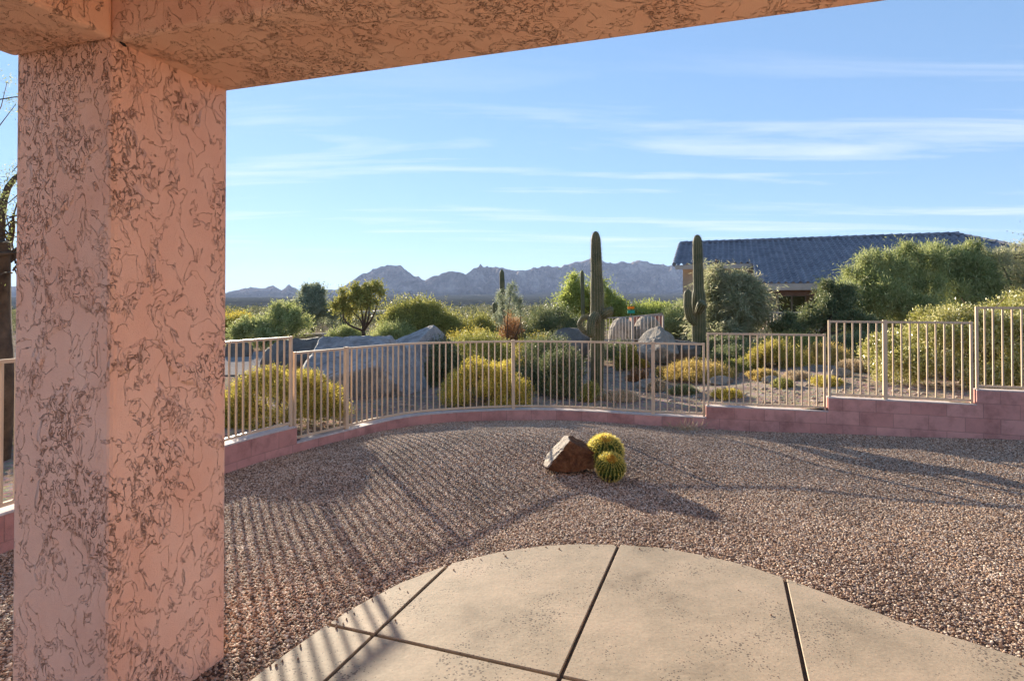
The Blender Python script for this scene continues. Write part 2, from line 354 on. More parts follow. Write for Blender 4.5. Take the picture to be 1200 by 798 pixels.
M['twig'] = simple('twig', (.20, .15, .10), (.10, .07, .05), 8)
# foliage
M['yellow'] = leafmat('yellow_green_leaf', [(.08, .08, .014), (.19, .17, .028), (.38, .31, .05), (.56, .45, .10)], .4)
M['yellow2'] = leafmat('golden_yellow_leaf', [(.10, .09, .014), (.29, .24, .034), (.50, .40, .055), (.68, .55, .12)], .4)
M['olive'] = leafmat('olive_leaf', [(0.065, 0.085, 0.019), (0.156, 0.169, 0.039), (0.286, 0.286, 0.065), (0.442, 0.403, 0.117)], .38)
M['waxy'] = leafmat('waxy_leaf', [(0.078, 0.091, 0.019), (0.221, 0.221, 0.046), (0.390, 0.364, 0.078), (0.624, 0.572, 0.286)], .3, .35)
M['dark'] = leafmat('dark_leaf', [(0.039, 0.058, 0.026), (0.091, 0.117, 0.046), (0.156, 0.195, 0.078), (0.260, 0.260, 0.117)], .3)
M['palo'] = leafmat('palo_verde_leaf', [(0.078, 0.111, 0.026), (0.182, 0.221, 0.065), (0.312, 0.351, 0.117), (0.468, 0.468, 0.208)], .42)
M['grey'] = leafmat('grey_green_leaf', [(0.078, 0.104, 0.065), (0.156, 0.195, 0.117), (0.260, 0.299, 0.195), (0.390, 0.403, 0.260)], .35)
M['scrub'] = leafmat('scrub_leaf', [(.05, .06, .028), (.11, .12, .05), (.18, .18, .08), (.27, .25, .12)], .25)
M['sage'] = leafmat('sage_leaf', [(.10, .11, .05), (.22, .24, .12), (.36, .37, .20), (.48, .44, .28)], .5)
M['willow'] = leafmat('fresh_green_leaf', [(0.130, 0.169, 0.026), (0.260, 0.312, 0.065), (0.442, 0.468, 0.117)], .5)
M['straw'] = leafmat('straw', [(0.208, 0.143, 0.078), (0.416, 0.299, 0.169), (0.650, 0.507, 0.325)], .35)
M['gold'] = leafmat('golden_brush', [(0.221, 0.156, 0.039), (0.442, 0.312, 0.078), (0.676, 0.494, 0.156)], .42)
M['rust'] = leafmat('rusty_leaf', [(0.130, 0.065, 0.026), (0.312, 0.143, 0.052), (0.468, 0.247, 0.104)], .35)
# cactus skins
m, n, b, N = mat('saguaro_skin'); t = N('ShaderNodeTexCoord'); at = N('ShaderNodeAttribute', attribute_name='ridge')
q = N('ShaderNodeTexNoise', {'Vector': t.outputs['Object'], 'Scale': 5, 'Detail': 5}).outputs['Fac']
ba = ramp(N, q, [(.35, (.06, .075, .035)), (.65, (.13, .125, .06))])
n.links.new(N('ShaderNodeMix', {'Factor': at.outputs['Fac'], 'A': ba, 'B': C((.30, .24, .15))}, data_type='RGBA').outputs['Result'], b.inputs['Base Color']); b.inputs['Roughness'].default_value = .6
M['saguaro'] = m
M['spine_pale'] = simple('pale_spine', (.45, .38, .27), (.3, .24, .17), 20)
M['barrel'] = simple('barrel_skin', (.07, .12, .03), (.035, .06, .016), 12, rough=.55)
M['spine_yellow'] = leafmat('yellow_spine', [(.45, .34, .05), (.65, .52, .09), (.8, .68, .2)], .45, .4)
M['wool'] = leafmat('orange_wool', [(.62, .22, .02), (.75, .34, .03)], .3)
# house
M['tile'] = simple('roof_tile', (.24, .23, .255), (.12, .115, .14), 1.7, rough=.4)
M['tile'].node_tree.nodes['Principled BSDF'].inputs['Specular IOR Level'].default_value = .5
M['tan_wall'] = simple('tan_wall', (.45, .33, .24), (.38, .27, .19), 3)
M['trim'] = simple('pale_trim', (.50, .42, .37), (.42, .35, .3), 3)
M['brown_wood'] = simple('brown_beam', (.20, .11, .075), (.14, .075, .05), 5)
m, n, b, N = mat('glass_dark'); b.inputs['Base Color'].default_value = (.03, .035, .03, 1); b.inputs['Roughness'].default_value = .08; b.inputs['Specular IOR Level'].default_value = .5
M['glass'] = m
M['red_block'] = simple('red_block', (.38, .17, .13), (.3, .13, .10), 4)
M['beige_block'] = simple('beige_block', (.45, .38, .30), (.36, .3, .24), 3)
M['orange'] = simple('orange_panel', (.8, .25, .02), (.7, .2, .02), 3)
M['teal'] = simple('teal_panel', (.03, .30, .22), (.02, .22, .17), 3)
M['black'] = simple('black', (.03, .03, .035), (.02, .02, .02), 3)

# ------------------------------------------------------------------ ground
def catmull(pts, n=14):
    P = np.array(pts, float); P = np.vstack([2 * P[0] - P[1], P, 2 * P[-1] - P[-2]]); out = []
    for i in range(1, len(P) - 2):
        for k in range(n):
            t = k / n; a, b_, c, d = P[i - 1:i + 3]
            out.append(.5 * ((2 * b_) + (-a + c) * t + (2 * a - 5 * b_ + 4 * c - d) * t * t + (-a + 3 * b_ - 3 * c + d) * t ** 3))
    out.append(P[-2]); return np.array(out)
def resample(P, step):
    s = np.concatenate([[0], np.cumsum(np.linalg.norm(np.diff(P, axis=0), axis=1))]); k = int(s[-1] / step) + 1
    q = np.linspace(0, s[-1], k); return np.stack([np.interp(q, s, P[:, j]) for j in (0, 1)], 1), q
wall_pts = [(-4.6, -5), (-4.2, 0), (-3.92, 2.4), (-3.61, 4.15), (-2.98, 6.2), (-2.62, 7.02), (-2.19, 7.75), (-1.75, 8.45), (-1.2, 8.9), (0, 9.24), (1.05, 9.15), (2.1, 8.8),
            (2.85, 8.6), (4.39, 8.19), (5.97, 7.64), (6.45, 7.46), (10, 6.1), (16, 3.9)]
WP, WS = resample(catmull(wall_pts), .05)
def s_at_px(px, lo=2.0):     # arc length where the wall is seen at photo column px
    X = WP[:, 0] / np.maximum(WP[:, 1], .1) * F + 600; ok = WP[:, 1] > lo
    return WS[ok][np.argmin(np.abs(X[ok] - px))]
def wpos(s): return np.stack([np.interp(s, WS, WP[:, 0]), np.interp(s, WS, WP[:, 1])], -1)
def wnorm(s):                # outward normal
    d = wpos(np.asarray(s) + .05) - wpos(np.asarray(s) - .05); d /= np.linalg.norm(d, axis=-1, keepdims=True)
    return np.stack([-d[..., 1], d[..., 0]], -1)
def gauss(x, y, cx, cy, sx, sy): return np.exp(-((x - cx) / sx) ** 2 - ((y - cy) / sy) ** 2)
def gz(x, y):                # yard gravel
    r = np.hypot(x - .55, y - 2.2); z = -.045 - .17 * np.clip((r - 1.9) / 4.5, 0, 1.2)
    z = z + .17 * gauss(x, y, .3, 7.1, 2.0, 1.35) + .14 * np.clip((x - 3.3) / 3.2, 0, 1)
    return z + .012 * vn(np.stack([x * 1.1, y * 1.1, 0 * x], -1))
def hz(x, y):                # land beyond the wall
    r = np.hypot(x, y)
    z = -.12 + .42 * np.clip((x - 2.6) / 3.2, 0, 1) * (1 - .5 * np.clip((r - 14) / 20, 0, 1)) + .2 * np.clip((-2.3 - x) / .8, 0, 1) * np.clip((8.5 - y) / 1.5, 0, 1)
    z = z + .05 * vn(np.stack([x * .5, y * .5, 0 * x], -1)) * np.clip((r - 6) / 4, 0, 1) - 3.2 * np.clip((r - 45) / 200, 0, 1) ** 1.3
    return z
C0 = np.array([.8, 1.0])
def fan(fac, zf, name, mt, sel=None, S=None):
    P = wpos(S); n, k = len(P), len(fac)
    XY = C0 + (P - C0)[:, None] * np.array(fac)[None, :, None]
    Z = zf(XY[..., 0], XY[..., 1]); V = np.concatenate([XY, Z[..., None]], -1).reshape(-1, 3)
    i = np.arange(n - 1)[:, None] * k; j = np.arange(k - 1)[None]
    q = np.stack([i + j, i + j + 1, i + k + j + 1, i + k + j], -1).reshape(-1, 4)
    if sel is not None: q = q[sel(V[q].mean(1))]
    return MB().add(V, q[:, ::-1], True).build(name, mt)
Sall = np.linspace(0, WS[-1], 320)
struct(fan(np.linspace(0.0, 1.0, 90), lambda x, y: gz(x, y) - .012, 'gravel_bed', M['grav_base'], S=Sall))
struct(fan(np.concatenate([np.linspace(1.0, 3, 60), np.geomspace(3.1, 900, 70)]), hz, 'desert_ground', M['desert'], S=Sall))
# under everything, to the horizon behind the camera as well
struct(MB().add([[-6000, -6000, -3.6], [6000, -6000, -3.6], [6000, 6000, -3.6], [-6000, 6000, -3.6]], [[0, 1, 2, 3]]).build('terrain', M['desert']))

# patio slab
edge_px = [(1240, 785), (1200, 770), (1130, 748), (1060, 728), (990, 702), (920, 676), (875, 661), (830, 650), (780, 641), (725, 636.5), (680, 636), (640, 637.5), (585, 645), (530, 658), (470, 681), (420, 707), (385, 729), (335, 764), (290, 798), (250, 835)]
def pg(px, py, z=0.0):
    D = (EYE - z) * F / (py - 355); return np.array([(px - 600) / F * D, D])
edge = [pg(*p) for p in edge_px]
poly = [np.array([4.4, -4.0]), np.array([3.3, 1.2])] + edge + [np.array([-1.75, .6]), np.array([-3.2, -4.0])]
# joints run with the house grid
def off(line_pt, nrm): return float(np.dot(line_pt, nrm))
nB = A_; cutsA = sorted([off(pg(725, 636), nB), off(pg(918, 675), nB), off(pg(530, 656), nB)])
cutsA = [cutsA[0] - 1.35] + cutsA + [cutsA[-1] + .95, cutsA[-1] + 1.9]
nA = B_; c3 = off(pg(440, 741), nA); cutsB = [c3 - 2.4, c3]
def clip(P, nrm, d, keep):      # keep side dot(n,p)*keep >= d*keep
    out = []
    for i in range(len(P)):
        a, b_ = P[i], P[(i + 1) % len(P)]; da = (nrm @ a - d) * keep; db = (nrm @ b_ - d) * keep
        if da >= 0: out.append(a)
        if da * db < 0: out.append(a + (b_ - a) * da / (da - db))
    return out
def area(P): P = np.array(P); return .5 * np.sum(P[:, 0] * np.roll(P[:, 1], -1) - P[:, 1] * np.roll(P[:, 0], -1))
patio = MB(); G = .0095
bA = [-99] + cutsA + [99]; bB = [-99] + cutsB + [99]
for i in range(len(bA) - 1):
    for j in range(len(bB) - 1):
        q = clip(poly, nB, bA[i] + G, 1); q = clip(q, nB, bA[i + 1] - G, -1) if q else q
        q = clip(q, nA, bB[j] + G, 1) if q else q; q = clip(q, nA, bB[j + 1] - G, -1) if q else q
        if len(q) < 3 or abs(area(q)) < .01: continue
        q = np.array(q); 
        if area(q) < 0: q = q[::-1]
        keep = [k for k in range(len(q)) if np.linalg.norm(q[k] - q[k - 1]) > .004]; q = q[keep]; k = len(q)
        c = q.mean(0); inn = q + (c - q) / np.linalg.norm(c - q, axis=1)[:, None] * .004
        v = np.concatenate([np.c_[q, np.full(k, -.09)], np.c_[q, np.full(k, -.004)], np.c_[inn, np.zeros(k)]])
        fs = [[a, (a + 1) % k, k + (a + 1) % k, k + a] for a in range(k)] + [[k + a, k + (a + 1) % k, 2 * k + (a + 1) % k, 2 * k + a] for a in range(k)] + [[2 * k + a for a in range(k)]]
        patio.add(v, fs)
pt = struct(patio.build('patio', M['concrete']))
jp = [p + (np.array([.5, 2]) - p) * .004 for p in poly]; k = len(jp)
if area(jp) < 0: jp = jp[::-1]
struct(MB().add([[*p, -.015] for p in jp], [list(range(k))]).build('patio_joint_bed', M['joint']))

# loose stones on the gravel bed
pc = np.array(poly)
def inside(P, Q):
    x, y = Q[:, 0], Q[:, 1]; r = np.zeros(len(Q), bool)
    for i in range(len(P)):
        a, b_ = P[i], P[(i + 1) % len(P)]
        c = ((a[1] > y) != (b_[1] > y)) & (x < (b_[0] - a[0]) * (y - a[1]) / (b_[1] - a[1] + 1e-12) + a[0]); r ^= c
    return r
def sel(c):
    ins = np.zeros(len(c), bool)
    for ox, oy in ((0, 0), (.02, 0), (-.02, 0), (0, .02), (0, -.02)): ins |= inside(pc, c[:, :2] + [ox, oy])
    return (~ins) & (c[:, 1] > 1.5) & (np.abs(c[:, 0]) < c[:, 1] * .9 + .9) & (c[:, 0] < 7.6)
S1 = np.linspace(6.0, s_at_px(1200) + 1.6, 330)
ge = fan(np.linspace(.12, .993, 200), gz, 'gravel', M['grav_base'], sel=sel, S=S1)
tag(ge, 'loose reddish brown crushed gravel covering the yard inside the wall', 'gravel', kind='stuff')
ng = bpy.data.node_groups.new('scatter', 'GeometryNodeTree')
ng.interface.new_socket('Geometry', in_out='INPUT', socket_type='NodeSocketGeometry'); ng.interface.new_socket('Geometry', in_out='OUTPUT', socket_type='NodeSocketGeometry')
def gn(t, **k):
    q = ng.nodes.new(t)
    for a, c in k.items(): setattr(q, a, c)
    return q
gi, go = gn('NodeGroupInput'), gn('NodeGroupOutput')
dp = gn('GeometryNodeDistributePointsOnFaces'); dp.inputs['Density'].default_value = 5200
ico = gn('GeometryNodeMeshIcoSphere'); ico.inputs['Radius'].default_value = .0105; ico.inputs['Subdivisions'].default_value = 1
sm_ = gn('GeometryNodeSetMaterial'); sm_.inputs['Material'].default_value = M['pebble']
rv = gn('FunctionNodeRandomValue', data_type='FLOAT_VECTOR'); rv.inputs['Min'].default_value = (.5, .45, .3); rv.inputs['Max'].default_value = (1.45, 1.0, .75)
rr = gn('FunctionNodeRandomValue', data_type='FLOAT_VECTOR'); rr.inputs['Min'].default_value = (-.7, -.7, 0); rr.inputs['Max'].default_value = (.7, .7, 6.28)
ip = gn('GeometryNodeInstanceOnPoints'); jg = gn('GeometryNodeJoinGeometry')
K = ng.links.new
K(gi.outputs[0], dp.inputs['Mesh']); K(ico.outputs['Mesh'], sm_.inputs['Geometry']); K(dp.outputs['Points'], ip.inputs['Points']); K(sm_.outputs[0], ip.inputs['Instance'])
K(rr.outputs[0], ip.inputs['Rotation']); K(rv.outputs[0], ip.inputs['Scale']); K(ip.outputs[0], jg.inputs[0]); K(gi.outputs[0], jg.inputs[0]); K(jg.outputs[0], go.inputs[0])
ge.modifiers.new('stones', 'NODES').node_group = ng

# stray pebbles kicked onto the slab
g = np.random.default_rng(12); sp_ = MB(); _t = (1 + 5 ** .5) / 2
iv0 = unit_ = np.array([[-1, _t, 0], [1, _t, 0], [-1, -_t, 0], [1, -_t, 0], [0, -1, _t], [0, 1, _t], [0, -1, -_t], [0, 1, -_t], [_t, 0, -1], [_t, 0, 1], [-_t, 0, -1], [-_t, 0, 1]]) / 1.9
iF0 = np.array([[0, 11, 5], [0, 5, 1], [0, 1, 7], [0, 7, 10], [0, 10, 11], [1, 5, 9], [5, 11, 4], [11, 10, 2], [10, 7, 6], [7, 1, 8], [3, 9, 4], [3, 4, 2], [3, 2, 6], [3, 6, 8], [3, 8, 9], [4, 9, 5], [2, 4, 11], [6, 2, 10], [8, 6, 7], [9, 8, 1]])
for _ in range(60):
    k_ = g.integers(0, len(edge) - 1); e_ = edge[k_] + (edge[k_ + 1] - edge[k_]) * g.random(); c_ = np.array([.5, 2.0])
    d_ = abs(g.normal()) * .05 + (.5 * g.random() if g.random() < .12 else 0); e_ = e_ + (c_ - e_) / np.linalg.norm(c_ - e_) * d_
    z_ = .0025 + .0045 * g.random(); sp_.add(iv0 * z_ * (.7 + .6 * g.random(3)) + [e_[0], e_[1], z_ * .6], iF0)
tag(sp_.build('stray_pebbles', M['pebble_loose']), 'a few stray pebbles lying along the curved edge of the concrete patio', 'pebbles', kind='stuff')

# road passing beyond the left corner, and its kerb
def grid_sheet(P0, du, dv, nu, nv, dz): 
    u, v = np.meshgrid(np.arange(nu + 1) / nu, np.arange(nv + 1) / nv, indexing='ij')
    xy = P0 + u[..., None] * du + v[..., None] * dv
    z = hz(xy[..., 0], xy[..., 1]) + dz; V = np.concatenate([xy, z[..., None]], -1).reshape(-1, 3)
    i = np.arange(nu)[:, None] * (nv + 1); j = np.arange(nv)[None]
    return V, np.stack([i + j, i + nv + 1 + j, i + nv + 2 + j, i + j + 1], -1).reshape(-1, 4)
V, q = grid_sheet(np.array([-34., 13.]), np.array([28.2, 0.6]), np.array([.5, 6.6]), 60, 14, .03)
struct(MB().add(V, q, True).build('road', M['asphalt']))

# ------------------------------------------------------------------ mountains
rid = [(-900, 345), (-500, 338), (-200, 346), (0, 336), (120, 330), (200, 338), (250, 349), (268, 342), (285, 336.5), (310, 338.5), (320, 334.5), (330, 340), (339, 333.5), (350, 340), (370, 342), (395, 338), (405, 334), (425, 321), (440, 314), (455, 310), (470, 312),
       (480, 320), (498, 327), (507, 323), (515, 321), (530, 317), (545, 320), (553, 316), (561, 313), (563, 309.5), (566, 313), (572, 312), (590, 314), (602, 317), (615, 317.5), (628, 313), (645, 311), (655, 313), (670, 308), (685, 304), (692, 301.5), (700, 304), (715, 308), (735, 307),
       (750, 305.5), (775, 310), (795, 311), (830, 314), (880, 321), (940, 326), (1010, 336), (1100, 331), (1200, 342), (1500, 338), (2100, 348)]
rid = np.array(rid, float)
naz, nr = 1100, 190
pxs = np.concatenate([np.linspace(-900, 230, 120), np.linspace(232, 900, 820), np.linspace(905, 2100, 160)]); naz = len(pxs)
RR = np.concatenate([np.linspace(900, 1900, 60), np.linspace(1910, 3100, 150), np.linspace(3110, 4300, 40)])
_p = np.stack([pxs / 9, 0 * pxs, 0 * pxs + 2], -1)
Hr = (355 - np.interp(pxs, rid[:, 0], rid[:, 1]) - 1.0 + 1.1 * (fbm(_p, 3, .6, True))) / F
X, Y = (pxs[:, None] - 600) / F * RR[None], np.broadcast_to(RR[None], (naz, len(RR)))
crest = 2900 + 260 * vn(np.stack([pxs / 90, 0 * pxs, 0 * pxs], -1))
crest = crest[:, None]; t = (RR[None] - 1500) / (crest - 1500)
rg = fbm(np.stack([X / 300, Y / 300, 0 * X], -1), 7, .62, True) / 2.0
rg2 = fbm(np.stack([X / 120, Y / 300, 0 * X + 5], -1), 5, .55, True) / 2.0
rg = rg - rg.mean(); rg2 = rg2 - rg2.mean()
Hc = Hr[:, None] * crest
tm = np.clip((t - .70 - .05 * rg) / .30, 0, 1)
prof = .24 * np.clip(t, 0, 1) ** 1.2 + .70 * tm ** 1.25
foot = 14 * np.clip((RR[None] - 900) / 700, 0, 1)
q_ = np.clip(1 - tm, 0, 1)
spur = np.exp(-((pxs[:, None] - (692 - 150 * q_ ** .8)) / (9 + 12 * q_)) ** 2) * tm * q_ * 150
spur2 = np.exp(-((pxs[:, None] - (800 - 45 * q_)) / 10) ** 2) * tm * q_ * 130
amp = (.15 + .85 * np.clip(tm * 4, 0, 1)) * np.clip(q_ * 4.0, 0.0, 1) * np.clip((t - .3) * 2, 0, 1)
Zm = foot + np.maximum(Hc - foot, 5) * prof + amp * (75 * rg + 45 * rg2) * (Hc / 130) + spur + spur2
lim = Hr[:, None] * RR[None] * .975
Zm = np.where(t < 1.0, np.minimum(Zm, np.maximum(lim, foot)), Zm)
back = t > 1; Zm = np.where(back, Hc * np.clip(1 - (t - 1) * 2.2, 0, 1), Zm)
cl = np.argmin(np.abs(RR[None] - crest), axis=1); Zm[np.arange(naz), cl] = (Hr * RR[cl])
Zm = Zm - 3.4 * (RR[None] < 1000) - 6 * np.clip((950 - RR[None]) / 50, 0, 1)
V = np.stack([X, Y, Zm + EYE], -1).reshape(-1, 3); k = len(RR)
i = np.arange(naz - 1)[:, None] * k; j = np.arange(k - 1)[None]
q = np.stack([i + j, i + k + j, i + k + j + 1, i + j + 1], -1).reshape(-1, 4)
struct(MB().add(V, q, True).build('mountains', M['mountain']))

for k_ in ('desert', 'mountain', 'asphalt', 'kerb'): M[k_].node_tree.nodes['Principled BSDF'].inputs['Specular IOR Level'].default_value = 0
# haze
hz_m = bpy.data.materials.new('haze'); hz_m.use_nodes = True; hn = hz_m.node_tree; hn.nodes.remove(hn.nodes['Principled BSDF'])
pv = hn.nodes.new('ShaderNodeVolumePrincipled'); pv.inputs['Color'].default_value = (.50, .64, 1, 1); pv.inputs['Density'].default_value = 0.8e-4; pv.inputs['Anisotropy'].default_value = .1
hn.links.new(pv.outputs[0], hn.nodes['Material Output'].inputs['Volume'])
hb = MB().box(-6300, 6300, -6300, 6300, -5, 330).build('haze', hz_m); tag(hb, 'thin bluish haze lying over the valley and mountains', 'haze', kind='stuff')

# ------------------------------------------------------------------ perimeter wall and fence
sL = s_at_px(345); sM = s_at_px(829); s4 = s_at_px(970); s5 = s_at_px(1140)
SEC = [(0, sL, .125, 1.20), (sL, sM, -.065, 1.01), (sM, s4, .10, 1.165), (s4, s5, .29, 1.355), (s5, WS[-1], .48, 1.55)]
wall = thing('block_wall', 'low curved mauve pink block wall stepping up at both ends around the gravel yard', 'wall', (0, 9.2, -.3))
mb = MB(); uvs = []; cap = MB()
TH = .075
for k, (a, b_, zt, _) in enumerate(SEC):
    ss = np.linspace(a, b_, max(2, int((b_ - a) / .12))); p = wpos(ss); nn = wnorm(ss); n_ = len(ss)
    ins, out = p - nn * TH, p + nn * TH
    zb = -.5
    V = np.concatenate([np.c_[ins, np.full(n_, zb)], np.c_[ins, np.full(n_, zt)], np.c_[out, np.full(n_, zt)], np.c_[out, np.full(n_, zb)]])
    U = np.concatenate([np.c_[ss, np.full(n_, zb + .065 + .57)], np.c_[ss, np.full(n_, zt + .065 + .57)], np.c_[ss, np.full(n_, zt + .065 + .57)], np.c_[ss, np.full(n_, zb + .635)]])
    fs = []
    for i in range(n_ - 1):
        for r in range(3): fs.append([r * n_ + i, r * n_ + i + 1, (r + 1) * n_ + i + 1, (r + 1) * n_ + i])
    fs = [f[::-1] for f in fs] + [[0, n_, 2 * n_, 3 * n_], [n_ - 1, 4 * n_ - 1, 3 * n_ - 1, 2 * n_ - 1]]
    mb.add(V, fs); uvs.append(U)
    ci, co = p - nn * (TH + .004), p + nn * (TH + .004)
    V = np.concatenate([np.c_[ci, np.full(n_, zt - .002)], np.c_[ci, np.full(n_, zt + .010)], np.c_[co, np.full(n_, zt + .010)], np.c_[co, np.full(n_, zt - .002)]])
    cap.add(V, fs)
mb.build('wall_course', M['block'], wall, uv=np.concatenate(uvs)); cap.build('mortar_cap', M['mortar'], wall)

fence = thing('metal_fence', 'tan metal picket fence mounted on top of the low pink block wall', 'fence', (0, 9.2, -.05))
INS = -.0
def fpos(s, z): p = wpos(s) + wnorm(s) * INS; return np.array([p[0], p[1], z])
def rail(a, b_, z, name):
    ss = np.linspace(a, b_, max(2, int((b_ - a) / .2) + 1)); r = MB()
    P = np.array([fpos(s, z) for s in ss]); nn = wnorm(ss)
    o = np.c_[nn * .014, np.zeros(len(ss))]; u = np.array([0, 0, .014]); n_ = len(ss)
    V = np.concatenate([P - o - u, P - o + u, P + o + u, P + o - u]); fs = []
    for i in range(n_ - 1):
        for q_ in range(4): fs.append([q_ * n_ + i, ((q_ + 1) % 4) * n_ + i, ((q_ + 1) % 4) * n_ + i + 1, q_ * n_ + i + 1])
    fs += [[0, 3 * n_, 2 * n_, n_], [n_ - 1, 2 * n_ - 1, 3 * n_ - 1, 4 * n_ - 1]]
    return r.add(V, fs).build(name, M['fence'], fence)
postpx = {0: [], 1: [405, 600, 765], 2: [], 3: [1035], 4: []}
pick = []; 
for k, (a, b_, zt, top) in enumerate(SEC):
    a2 = a + (.03 if k else 0); b2 = b_ - .03
    rail(a2, b2, top - .014, 'top_rail'); rail(a2, b2, zt + .05, 'bottom_rail')
    posts = [s_at_px(p) for p in postpx[k]]
    if k == 0: posts = [sL - 2.35, sL - 4.7, sL - 7.05]
    if k == 4: posts = [s5 + 2.3, s5 + 4.6]
    ends = ([a2] if k else []) + ([b2] if k < 4 else [])
    for s in posts + ends:
        wd = .05 if s in posts else .030; up = .012 if s in posts else .004
        p = MB().prism(fpos(s, zt - .03), fpos(s, top + up), wd, up=(*wnorm(s), 0)).build('post', M['fence'], fence)
    marks = sorted(posts + [a2, b2])
    for m0, m1 in zip(marks[:-1], marks[1:]):
        c = max(1, round((m1 - m0) / .098)); pick += [(m0 + (m1 - m0) * i / c, zt + .05, top - .014) for i in range(1, c)]
vis, hid = [], []
for s, z0, z1 in pick:
    p = wpos(s); px = p[0] / max(p[1], .1) * F + 600
    (vis if p[1] > 2 and (-5 < px < 13 or 265 < px < 1205) else hid).append((s, z0, z1))
vis.sort(key=lambda e: wpos(e[0])[1])
hid += vis[100:]; vis = vis[:100]
for s, z0, z1 in vis: MB().prism(fpos(s, z0), fpos(s, z1), .0175, up=(*wnorm(s), 0)).build('picket', M['fence'], fence)
hm = MB()
for s, z0, z1 in hid: hm.prism(fpos(s, z0), fpos(s, z1), .0175, up=(*wnorm(s), 0))
o = hm.build('picket', M['fence'], fence); o['kind'] = 'stuff'

# ------------------------------------------------------------------ patio cover
S_ = 2.22 / 2.0; D0 = 2.22
Pc = np.array([(131 - 600) / F * D0, D0]); CW = .257 * D0
A2 = np.array([math.cos(R(17.8)), -math.sin(R(17.8))]); B2 = np.array([-A2[1], A2[0]])
TOPZ = EYE + (355 - 46) / F * D0
cov = thing('patio_cover', 'pink stucco patio cover with a square textured column and two beams', 'patio cover', (*Pc, -.1))
def loc2(u, v): return Pc + A2 * u + B2 * v        # u along A (right), v along B (away)
def gbox(u0, u1, v0, v1, z0, z1, mt, name, bev=.012):
    c = [loc2(u0, v0), loc2(u1, v0), loc2(u1, v1), loc2(u0, v1)]
    V = [[*p, z0] for p in c] + [[*p, z1] for p in c]
    return MB().add(V, [[3, 2, 1, 0], [4, 5, 6, 7], [0, 1, 5, 4], [1, 2, 6, 5], [2, 3, 7, 6], [3, 0, 4, 7]]).build(name, mt, cov, bevel=bev)
CA = .241 * D0
gbox(-CA, 0, 0, CW, -.14, TOPZ + .05, M['stucco'], 'column', .022)
BH = .42
gbox(-CA - .0, 9.0, .0, CW + .003, TOPZ, TOPZ + BH, M['stucco2'], 'beam', .02)
gbox(-CA - .003, .0, -2.6, .0, TOPZ + .002, TOPZ + BH, M['stucco2'], 'beam', .02)
gbox(4.6, 4.9, -6.0, -.05, -.2, TOPZ + BH - .02, M['stucco2'], 'bounce_wall', .02)  # unseen wall added to bounce warm sunlight onto the column's right face
gbox(-CA - .35, 9.4, -2.7, CW + .35, TOPZ + BH - .01, TOPZ + BH + .18, M['stucco2'], 'roof', .01)  # out of view; kept shallow so more sky light reaches the column
# small weep hole where beam and column meet
hp = loc2(.012, .015)
MB().tube([[hp[0], hp[1], TOPZ - .002], [hp[0] + .012, hp[1] + .006, TOPZ - .010], [hp[0] + .02, hp[1] + .008, TOPZ - .016]], [.003, .006, .003], 7).build('hole', M['black'], cov)

# ------------------------------------------------------------------ plants
LATE = []
def unit(v): return v / (np.linalg.norm(v, axis=-1, keepdims=True) + 1e-9)
def leaves(P, D_, Ln, Wd, rg_):
    s = unit(np.cross(D_, unit(rg_.normal(size=P.shape)))); Ln = Ln[:, None]; Wd = Wd[:, None]
    return np.stack([P, P + D_ * Ln * .5 + s * Wd * .5, P + D_ * Ln, P + D_ * Ln * .5 - s * Wd * .5], 1)
def crown(lumps, ntw, k, tl, lL, lW, up=.3, droop=0., spread=.8, surf=.5, seed=0, zmin=None, outw=1.0, flat=.4, rag=.5):
    g = np.random.default_rng(seed); c = np.array([l[0] for l in lumps], float); r = np.array([np.broadcast_to(l[1], (3,)) for l in lumps], float)
    wgt = np.prod(r, axis=1) ** (2 / 3); wgt /= wgt.sum(); idx = g.choice(len(c), ntw, p=wgt)
    u = unit(g.normal(size=(ntw, 3))); u[:, 2] = np.where(u[:, 2] < -flat, -u[:, 2], u[:, 2]); u = unit(u)
    rad = surf + (1 - surf) * g.random(ntw) ** .6 + rag * g.random(ntw) ** 3
    tip = c[idx] + u * r[idx] * rad[:, None]
    d = unit(u * outw + np.array([0, 0, up]) + g.normal(size=u.shape) * .35)
    tt = (np.arange(k) + g.random((ntw, k))) / k
    tlv = tl * (.6 + .8 * g.random(ntw))
    P = tip[:, None] - d[:, None] * (tlv[:, None] * (1 - tt))[..., None]
    P[..., 2] -= droop * tlv[:, None] * tt ** 2
    dd = d[:, None] + np.array([0, 0, -2 * droop]) * tt[..., None] * .6
    ld = unit(dd + g.normal(size=P.shape) * spread); P = P.reshape(-1, 3); ld = ld.reshape(-1, 3)
    if zmin is not None:
        ok = P[:, 2] > zmin; P, ld = P[ok], ld[ok]
    n_ = len(P)
    return leaves(P, ld, lL * (.6 + .8 * g.random(n_)), lW * (.6 + .8 * g.random(n_)), g)
def dome_lumps(c, rx, ry, h, n_=26, lr=.33, seed=1):
    g = np.random.default_rng(seed); out = [((c[0], c[1], c[2] + h * .28), (rx * .72, ry * .72, h * .6))]
    for _ in range(n_):
        a = g.random() * 2 * math.pi; e = math.asin(g.random() ** 1.25 * .97)
        q = lr * (.6 + .7 * g.random())
        out.append(((c[0] + rx * (1 - q) * math.cos(a) * math.cos(e), c[1] + ry * (1 - q) * math.sin(a) * math.cos(e), c[2] + h * (1 - q * .9) * max(.06, math.sin(e))), (rx * q, ry * q, min(h, (rx + h) / 2) * q)))
    return out
